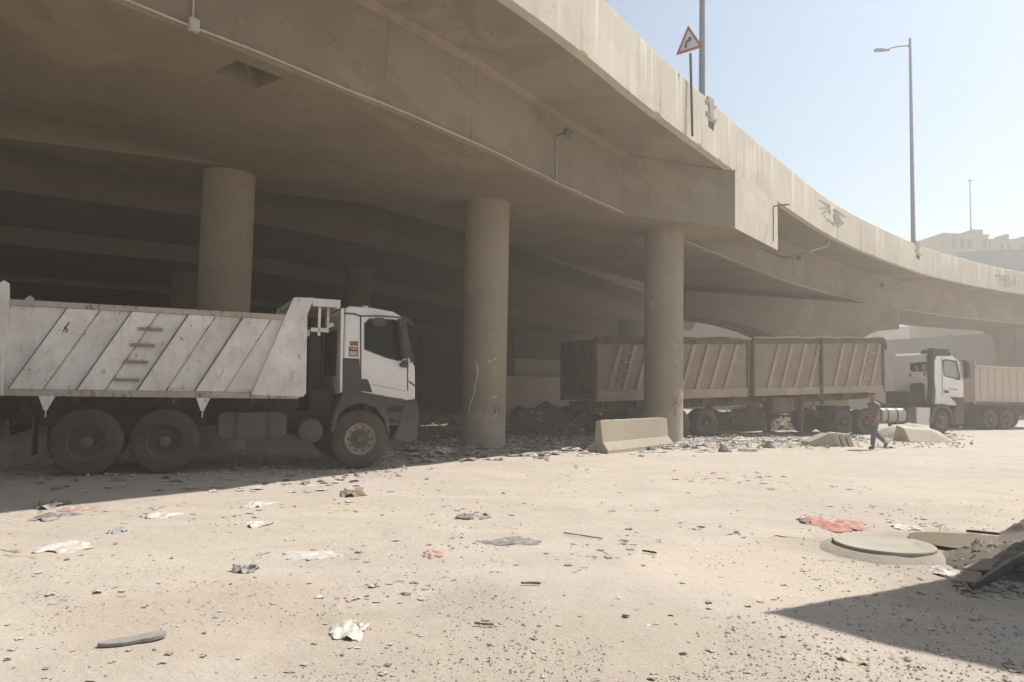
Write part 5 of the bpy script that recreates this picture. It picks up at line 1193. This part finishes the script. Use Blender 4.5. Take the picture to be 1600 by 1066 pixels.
def shoe_sole(px, py):
    g = gp(px, py); b = MB(); L_ = 90 * g.y / FPX / 2 * 1.05; o2 = []
    for k in range(28):
        a = 2 * PI * k / 28; u = math.cos(a); w_ = .36 + .07 * u + (-.10 * math.exp(-((u - .15) / .25) ** 2)) ; o2.append((u * L_, math.sin(a) * L_ * w_ * .95))
    lo_ = [(x, y, .004 + .012 * max(0, x / L_)) for x, y in o2]; hi_ = [(x * .99, y * .98, .026 + .02 * max(0, x / L_)) for x, y in o2]; b.prism(lo_, hi_)
    o = b.build('shoe_sole', 'sole', bevel=.004); o.location = (g.x, g.y, gh(g.x, g.y)); o.rotation_euler = (0, 0, math.radians(28)); tag(o, 'grey worn shoe sole lying alone on the dust at lower left', 'shoe sole')
shoe_sole(207, 1004)
def stick(p, q, r, mat, name, label, cat):
    a, c = gp(*p), gp(*q); b = MB(); mid = a.lerp(c, .5); pts = [a.lerp(c, k / 5) - mid + Vector((U(-.01, .01), U(-.01, .01), r + .012)) for k in range(6)]; b.tube(pts, [r * U(.7, 1.1) for _ in pts], 6); o = b.build(name, mat, smooth=50); o.location = (mid.x, mid.y, gh(mid.x, mid.y)); tag(o, label, cat)
stick((815, 913), (846, 914), .010, 'brown_bits', 'stick', 'short brown stick in the middle of the foreground', 'stick')
stick((1508, 833), (1562, 838), .02, 'black_plastic', 'dark_bar', 'thin dark bar lying across the muddy puddle', 'bar')
stick((1005, 862), (1025, 866), .012, 'black_plastic', 'dark_stick', 'small dark stick lying in the open right of centre', 'stick')
stick((880, 832), (940, 841), .008, 'wood', 'bent_twig', 'long pale twig right of the long grey cloth', 'twig')
stick((742, 975), (770, 978), .009, 'brown_bits', 'dark_twig', 'dark twig in gravel below centre', 'twig')
# muddy puddle
g = gp(1512, 848); b = MB(); n = 40; vs = [(0, 0, .012)]
for k in range(n):
    a = 2 * PI * k / n; r = 1 + .3 * noise.noise(Vector((math.cos(a) * 1.4, math.sin(a) * 1.4, 8))); vs.append((math.cos(a) * .72 * r, math.sin(a) * .48 * r, .012))
b.add(vs, [(0, 1 + k, 1 + (k + 1) % n) for k in range(n)]); o = b.build('puddle', 'water'); o.location = (g.x, g.y, 0.012); tag(o, kind='structure')

# ---- rubbish heap at the right edge, with boards and a pipe on it
hp = heap(1650, 882, 1.15, .9, .20, 0, 'soil', 'rubbish_heap', 'brown heap of rubbish at the right edge of the photo', 'rubbish heap', seed=15, rough=.25, n=60)
def plate(cs, t, mat, name, label, cat):
    P = [gp(*c) for c in cs]; mid = sum(P, Vector()) / 4; nz = (P[1] - P[0]).cross(P[3] - P[0]).normalized(); nz = nz if nz.z > 0 else -nz; n = 6; b = MB(); top = []
    for i in range(n + 1):
        for j in range(n + 1):
            q = P[0].lerp(P[1], i / n).lerp(P[3].lerp(P[2], i / n), j / n) - mid; q += nz * .018 * noise.noise(q * 6) + Vector((noise.noise(q * 9), noise.noise(q * 9 + Vector((5, 5, 5))), 0)) * .02; top.append(q)
    m = n + 1; N = m * m; vs = top + [q - nz * t for q in top]; fs = []
    for i in range(n):
        for j in range(n): p = i * m + j; fs += [(p, p + m, p + m + 1, p + 1), (N + p, N + p + 1, N + p + m + 1, N + p + m)]
    rim_ = [i * m for i in range(n)] + [n * m + j for j in range(n)] + [i * m + n for i in range(n, 0, -1)] + [j for j in range(n, 0, -1)]
    for a, c in zip(rim_, rim_[1:] + rim_[:1]): fs.append((a, c, N + c, N + a))
    b.add(vs, fs); o = b.build(name, mat, smooth=40); o.location = mid; tag(o, label, cat); return o
plate([(1548, 862, .08), (1640, 866, .08), (1640, 832, .22), (1563, 836, .18)], .02, 'soil', 'wooden_board', 'brown board leaning at the back of the right hand rubbish heap', 'board')
plate([(1503, 888, .03), (1556, 890, .08), (1566, 872, .14), (1532, 874, .09)], .015, 'card_brown', 'cardboard_sheet', 'brown cardboard sheet on the left shoulder of the right hand rubbish heap', 'cardboard')
plate([(1552, 884, .10), (1640, 888, .12), (1640, 866, .2), (1566, 868, .17)], .015, 'soil', 'cardboard_sheet', 'dark cardboard sheet on the middle of the right hand rubbish heap', 'cardboard')
plate([(1486, 906, .012), (1530, 910, .03), (1536, 894, .07), (1508, 892, .04)], .015, 'card_brown', 'cardboard_sheet', 'brown cardboard sheet lowest on the front of the right hand rubbish heap', 'cardboard')
plate([(1544, 858, .07), (1600, 858, .12), (1620, 849, .17), (1556, 850, .12)], .02, 'rag_grey', 'dark_rag', 'dark flattened rag tucked under the leaning brown board', 'rag')
hr = []
hr += on_heap(hp, 500, .008, .05)
for _ in range(420):
    q = gp(U(1490, 1680), U(846, 930)); hr.append((q.x, q.y, U(.01, .045), 0 if rnd() < .4 else 1))
hs_ = stones(hr, ['soil', 'stone_d', 'stone'], 'debris', 'broken bits of rubble on and around the right hand rubbish heap')
b = MB(); pts = [gp(1518, 918, .03), gp(1548, 902, .09), gp(1580, 882, .17), gp(1625, 862, .27)]; m0 = pts[0].copy(); b.tube([p - m0 for p in pts], [.02, .045, .05, .05], 12); o = b.build('black_pipe', 'black_plastic', smooth=50); o.location = m0; tag(o, 'thick black pipe slanting up the right hand rubbish heap', 'pipe')
heap(1530, 856, .14, .10, .11, .4, 'rag_grey', 'grey_bundle', 'crumpled grey bundle lying at the edge of the puddle', 'bundle', rough=.4, n=16, seed=31)
heap(1622, 838, .5, .4, .20, .2, 'soil', 'dirt_lump', 'lump of dark dirt behind the leaning brown board', 'dirt heap', rough=.3, n=30, seed=33)

# ---- building just outside the right edge: casts the pointed shadow
k_h = 7.0; tip = gp(1190, 957)
cx, cy = tip.x + k_h * SUN.x / SUN.z, tip.y + k_h * SUN.y / SUN.z
e1 = Vector((math.cos(math.radians(23)), math.sin(math.radians(23)), 0)); e2 = Vector((math.cos(math.radians(-46)), math.sin(math.radians(-46)), 0)); c0 = Vector((cx, cy, 0))
bl = thing('roadside_building', 'two storey beige building just right of the photo whose corner throws the pointed shadow', 'building', (cx, cy, 0))
b = MB(); b.xy([(0, 0), tuple((e2 * 9)[:2]), tuple((e2 * 9 + e1 * 12)[:2]), tuple((e1 * 12)[:2])], -.1, k_h); b.build('wall', 'grey_conc', bl)
nf = Vector((-e1.y, e1.x, 0)); nw = Vector((e2.y, -e2.x, 0))
for k in range(4):
    for z in (1.0, 4.2):
        c = e2 * (1.2 + 2.1 * k); f = nw * .03
        b = MB(); b.hexa([tuple(c + e2 * a + nw * o + Vector((0, 0, z + h))) for h in (0, 1.4) for a, o in ((0, -.05), (1.1, -.05), (1.1, .05), (0, .05))]); w_ = b.build('window', 'glass', bl)
        b = MB(); b.hexa([tuple(c + e2 * a + nw * o + Vector((0, 0, z - .1 + h))) for h in (0, .1) for a, o in ((-.1, -.05), (1.2, -.05), (1.2, .12), (-.1, .12))]); b.build('sill', 'barrier', w_)

# ------------------------------------------------------------------ distant things
def facade(name, label, P, ang, w, d, h, mat, rows, cols, cat='building', z0=-.1, roof=True, skip=0):
    r = thing(name, label, cat, (P[0], P[1], 0), ang); b = MB(); b.box(0, w, 0, d, z0, h); b.build('wall', mat, r)
    for i in range(cols):
        for j in range(rows):
            x = w * (i + .5) / cols; z = z0 + (h - z0) * (j + .55) / rows
            if skip and (i * 7 + j * 3) % skip == 0: continue
            b = MB(); ww = w / cols * .27; hh = (h - z0) / rows * .27; b.box(x - ww, x + ww, -.06, .05, z - hh, z + hh); b.build('window', 'glass_win', r)
    if roof:
        b = MB(); b.box(-.2, w + .2, -.2, d + .2, h + .003, h + .5); b.box(w * .15, w * .3, d * .2, d * .6, h + .5, h + 3.0); b.box(w * .62, w * .7, d * .2, d * .5, h + .5, h + 2.0); b.build('roof', mat, r)
    return r
M['glass_win'] = simple('far window glass', (.07, .08, .09), .3)
M['facade'] = simple('pale facade', (.48, .44, .39), .9, var=.15, scale=.3)
M['facade2'] = simple('brown facade', (.32, .265, .215), .9, var=.2, scale=.3)
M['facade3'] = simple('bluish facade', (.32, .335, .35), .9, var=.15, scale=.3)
q = at(1425, 560, 150); facade('apartment_block', 'pale hazy apartment block with dark windows glimpsed under the far flyover', (q.x, q.y), math.radians(6), 26, 12, 15.6, 'facade', 5, 9, skip=4)
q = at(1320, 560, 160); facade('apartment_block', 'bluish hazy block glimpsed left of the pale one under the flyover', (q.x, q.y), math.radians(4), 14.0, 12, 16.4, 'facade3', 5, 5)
D_ = 112
def zz(py, px=1530): return at(px, py, D_).z
x0, x1, x2 = at(1473, 366, D_).x, at(1547, 366, D_).x, at(1640, 374, D_).x
tb = facade('rooftop_block', 'hazy brown block of flats rising above the flyover at the right edge', (x0, D_), math.radians(3), x1 - x0, 9, zz(368), 'facade2', 9, 6, skip=4, roof=False)
b = MB(); w_ = x1 - x0; zt_ = zz(368); b.box(-.1, w_ + .1, -.1, 9, zt_ + .003, zt_ + .25); b.box(w_ * .70, w_ * .93, .5, 4, zt_ + .253, zz(357)); b.box(w_ * .60, w_ * .70, .6, 3.5, zt_ + .253, zz(362)); b.box(w_ * .1, w_ * .2, 1, 3, zt_ + .253, zt_ + .55); b.build('stair_tower', 'facade2', tb)
tc = facade('rooftop_block', 'second hazy brown block lower and right of the taller one beyond the flyover', (x1 + .3, D_ + .3), math.radians(3), x2 - x1, 9, zz(375), 'facade2', 9, 8, skip=3, roof=False)
b = MB(); w_ = x2 - x1; zt_ = zz(375); b.box(-.1, w_ + .1, -.1, 9, zt_ + .003, zt_ + .25); b.box(w_ * .30, w_ * .36, .5, 3, zt_ + .253, zz(363)); b.box(w_ * .40, w_ * .52, .5, 3, zt_ + .253, zz(370)); b.box(w_ * .6, w_ * .95, .5, 4, zt_ + .253, zz(366)); b.build('stair_tower', 'facade2', tc)
tp = at(1517, 280, D_ + 3); ql = at(1517, 362, D_ + 3); lp_ = thing('antenna_mast', 'thin far mast standing on the roof of the hazy brown block', 'mast', (ql.x, ql.y, zz(368) + .26)); b = MB(); b.tube([(0, 0, 0), (0, 0, tp.z - zz(368) - .26)], [.14, .08], 8); b.build('pole', 'polegrey', lp_)
b = MB(); h_ = tp.z - zz(368) - .26; b.box(-.35, .5, -.1, .1, h_ - .35, h_ - .2); b.build('lamp_head', 'polegrey', lp_)
oz0, oz1 = at(1560, 423, 88).z, at(1560, 390, 88).z
ov = thing('far_overpass', 'hazy grey overpass deck in front of the brown blocks at the right edge', 'bridge', (0, 0, 0)); q0, q1 = at(1494, 400, 90), at(1760, 400, 84)
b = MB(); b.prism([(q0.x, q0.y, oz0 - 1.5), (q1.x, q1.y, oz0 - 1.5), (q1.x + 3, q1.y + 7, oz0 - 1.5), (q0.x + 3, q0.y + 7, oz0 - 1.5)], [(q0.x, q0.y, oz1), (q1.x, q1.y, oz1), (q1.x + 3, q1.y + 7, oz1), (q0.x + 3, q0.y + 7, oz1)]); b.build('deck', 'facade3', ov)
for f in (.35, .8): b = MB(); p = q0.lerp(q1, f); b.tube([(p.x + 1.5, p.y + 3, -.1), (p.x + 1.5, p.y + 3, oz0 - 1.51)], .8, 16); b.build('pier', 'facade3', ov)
# far ramp wall under the flyover
rp = thing('ramp_wall', 'long hazy grey ramp wall rising behind the white tractor unit', 'wall', (0, 0, 0))
q0, q1 = at(1240, 600, 92), at(1640, 600, 78); za, zc_ = at(1330, 541, 90).z, at(1560, 523, 82).z
b = MB(); b.prism([(q0.x, q0.y, -.1), (q1.x, q1.y, -.1), (q1.x + 1, q1.y + 2, -.1), (q0.x + 1, q0.y + 2, -.1)], [(q0.x, q0.y, za), (q1.x, q1.y, zc_ + .3), (q1.x + 1, q1.y + 2, zc_ + .3), (q0.x + 1, q0.y + 2, za)]); b.build('wall_face', 'ramp_conc', rp)

# dim wall closing the view under the far pier
dw = thing('boundary_wall', 'hazy grey wall closing the view above the tan trailer beneath the far pier', 'wall', (0, 0, 0)); q0, q1 = at(1030, 520, 78), at(1225, 520, 72); zt_ = at(1100, 500, 75).z
b = MB(); b.prism([(q0.x, q0.y, -.1), (q1.x, q1.y, -.1), (q1.x + .3, q1.y + 1, -.1), (q0.x + .3, q0.y + 1, -.1)], [(q0.x, q0.y, zt_), (q1.x, q1.y, zt_), (q1.x + .3, q1.y + 1, zt_), (q0.x + .3, q0.y + 1, zt_)]); b.build('wall_face', 'grey_conc', dw)

# ------------------------------------------------------------------ the walking man
def skin_mesh(name, chains, mat, parent, sub=2):
    """chains: list of [(point, radius), ...]; first point of chain 0 is the root; a chain may start with an int pair to branch"""
    V, E, Rr, roots = [], [], [], []
    idx = {}
    for ch in chains:
        prev = None
        for (p, r) in ch:
            key = tuple(round(c, 4) for c in p)
            if key in idx: i = idx[key]
            else:
                i = len(V); V.append(p); Rr.append(r); idx[key] = i
                if prev is None: roots.append(i)
            if prev is not None and prev != i: E.append((prev, i))
            prev = i
    me = bpy.data.meshes.new(name); me.from_pydata(V, E, []); o = bpy.data.objects.new(name, me); C.objects.link(o)
    md = o.modifiers.new('skin', 'SKIN'); md.use_smooth_shade = True
    if not me.skin_vertices: me.attributes.new  # layer is made by the modifier
    for i, sv in enumerate(me.skin_vertices[0].data):
        r = Rr[i]; sv.radius = r if isinstance(r, tuple) else (r, r); sv.use_root = i in roots
    sd = o.modifiers.new('sub', 'SUBSURF'); sd.levels = sub; sd.render_levels = sub
    bpy.context.view_layer.update(); dg = bpy.context.evaluated_depsgraph_get(); m2 = bpy.data.meshes.new_from_object(o.evaluated_get(dg))
    o.modifiers.clear(); o.data = m2; m2.name = name; m2.materials.clear(); m2.materials.append(M[mat])
    for p in m2.polygons: p.use_smooth = True
    o.parent = parent; return o
g = gp(1360, 702)
# local frame: +x = walking direction (photo left, towards the viewer), y = his left
man = thing('person', 'man in dark striped shirt, grey jeans and cap walking left across the lit ground', 'person', (g.x + .14, g.y, 0), math.radians(193))
hip = .93
sh = 1.44
LH, RH = (0, .10, hip - .02), (0, -.10, hip - .02)
fk, fa = (.13, .11, .50), (.16, .10, .09)              # his left leg is the planted one
bk, ba = (-.13, -.11, .49), (-.50, -.12, .20)          # right leg trailing, heel up
LS, RS = (.02, .19, sh - .03), (.0, -.19, sh - .03)
LE, LWr = (.08, .255, 1.16), (.20, .27, .93)
RE, RWr = (-.10, -.25, 1.17), (-.08, -.27, .91)
def hand(w, side, fwd):
    w = Vector(w); ch = []; palm = w + Vector((fwd * .015, side * .005, -.085)); ch.append([(tuple(w), .026), (tuple(w + Vector((fwd * .008, 0, -.04))), .030), (tuple(palm), .030)])
    fs = []
    for k, (dx, l) in enumerate(((.030, .070), (.010, .080), (-.010, .074), (-.028, .058))):
        b0 = palm + Vector((dx, 0, -.005)); fs.append([(tuple(b0), .0095), (tuple(b0 + Vector((.004, -side * .008, -l * .5))), .0088), (tuple(b0 + Vector((.006, -side * .026, -l))), .0075)])
    t0 = w + Vector((.026, 0, -.045)); fs.append([(tuple(t0), .011), (tuple(t0 + Vector((.026, -side * .006, -.03))), .010), (tuple(t0 + Vector((.034, -side * .014, -.062))), .0085)])
    return ch[0], fs
hl, fl_ = hand(LWr, 1, 1); hr, fr_ = hand(RWr, -1, 1)
neck = (.03, 0, 1.50)
body_ch = [[((0, 0, hip), .13), ((0, 0, 1.12), (.115, .10)), ((.01, 0, 1.32), (.14, .11)), ((.015, 0, 1.42), (.10, .085)), (neck, .055), ((.055, 0, 1.60), (.072, .08)), ((.06, 0, 1.69), (.075, .088)), ((.05, 0, 1.75), .055)],
           [((0, 0, hip), .13), (LH, .09), (fk, .058), ((.145, .105, .30), .052), (fa, .04), ((.28, .11, .04), .035)],
           [((0, 0, hip), .13), (RH, .09), (bk, .058), ((-.31, -.115, .35), .052), (ba, .04), ((-.46, -.12, .06), .035)],
           [((.015, 0, 1.42), .1), (LS, .058), (LE, .042), (LWr, .028)] + hl[1:], [((.015, 0, 1.42), .1), (RS, .058), (RE, .042), (RWr, .028)] + hr[1:]] + fl_ + fr_
bd_ = skin_mesh('body', body_ch, 'skin', man)
skin_mesh('shirt', [[((0, 0, .88), (.165, .135)), ((0, 0, 1.10), (.15, .125)), ((.01, 0, 1.30), (.175, .135)), ((.015, 0, 1.425), (.12, .10)), ((.025, 0, 1.475), .072)], [((.015, 0, 1.425), .12), (LS, .082), ((.06, .235, 1.27), .072), ((.075, .25, 1.20), .068)], [((.015, 0, 1.425), .12), (RS, .082), ((-.06, -.235, 1.27), .072), ((-.09, -.25, 1.20), .068)]], 'shirt', man)
skin_mesh('trousers', [[((0, 0, .97), (.145, .125)), ((0, 0, hip - .04), (.15, .13)), (LH, .105), (fk, .083), ((.16, .10, .10), .074)], [((0, 0, hip - .04), .15), (RH, .105), (bk, .083), ((-.475, -.12, .215), .072)]], 'denim', man)
skin_mesh('shoe', [[((.11, .10, .065), .055), ((.22, .11, .05), .048), ((.32, .12, .04), .038)]], 'shoe', man); skin_mesh('shoe', [[((-.53, -.12, .20), .052), ((-.49, -.12, .11), .046), ((-.43, -.12, .04), .036)]], 'shoe', man)
skin_mesh('cap', [[((.035, 0, 1.72), (.088, .098)), ((.035, 0, 1.775), (.07, .078))]], 'cap', man)
b = MB(); b.prism([(.09, -.07, 1.715), (.17, -.055, 1.705), (.195, 0, 1.705), (.17, .055, 1.705), (.09, .07, 1.715)], [(.09, -.07, 1.725), (.17, -.055, 1.715), (.195, 0, 1.715), (.17, .055, 1.715), (.09, .07, 1.725)]); b.build('cap_brim', 'cap', man)
b = MB(); b.prism([(.125, -.012, 1.60), (.125, .012, 1.60), (.150, .010, 1.605), (.150, -.010, 1.605)], [(.125, -.008, 1.66), (.125, .008, 1.66), (.132, .006, 1.66), (.132, -.006, 1.66)]); b.build('nose', 'skin', man)
b = MB()
for sg in (-1, 1): b.lathe_y([(0, -.006), (.026, -.004), (.026, .004), (0, .006)], .045, sg * .088, 1.645, 12)
b.build('ear', 'skin', man)
b = MB()
for sg in (-1, 1): b.box(.122, .132, sg * .032 - .013, sg * .032 + .013, 1.658, 1.668)
b.box(.124, .132, -.022, .022, 1.575, 1.581); b.build('eyes_and_mouth', 'cap', man)

# ------------------------------------------------------------------ dusty air
HZ = 45.0
b = MB(); b.box(-170, 260, -90, 260, -1.2, HZ); hz = b.build('haze', 'sand'); hz.data.materials.clear()
m = bpy.data.materials.new('dusty air'); m.use_nodes = True; nt = m.node_tree; nt.nodes.remove(nt.nodes['Principled BSDF'])
pv = nt.nodes.new('ShaderNodeVolumePrincipled'); pv.inputs['Density'].default_value = .0037; pv.inputs['Color'].default_value = (.93, .885, .82, 1); pv.inputs['Anisotropy'].default_value = .48
nt.links.new(pv.outputs['Volume'], nt.nodes['Material Output'].inputs['Volume']); hz.data.materials.append(m); tag(hz, 'pale dusty air filling the whole place', 'haze', kind='stuff')
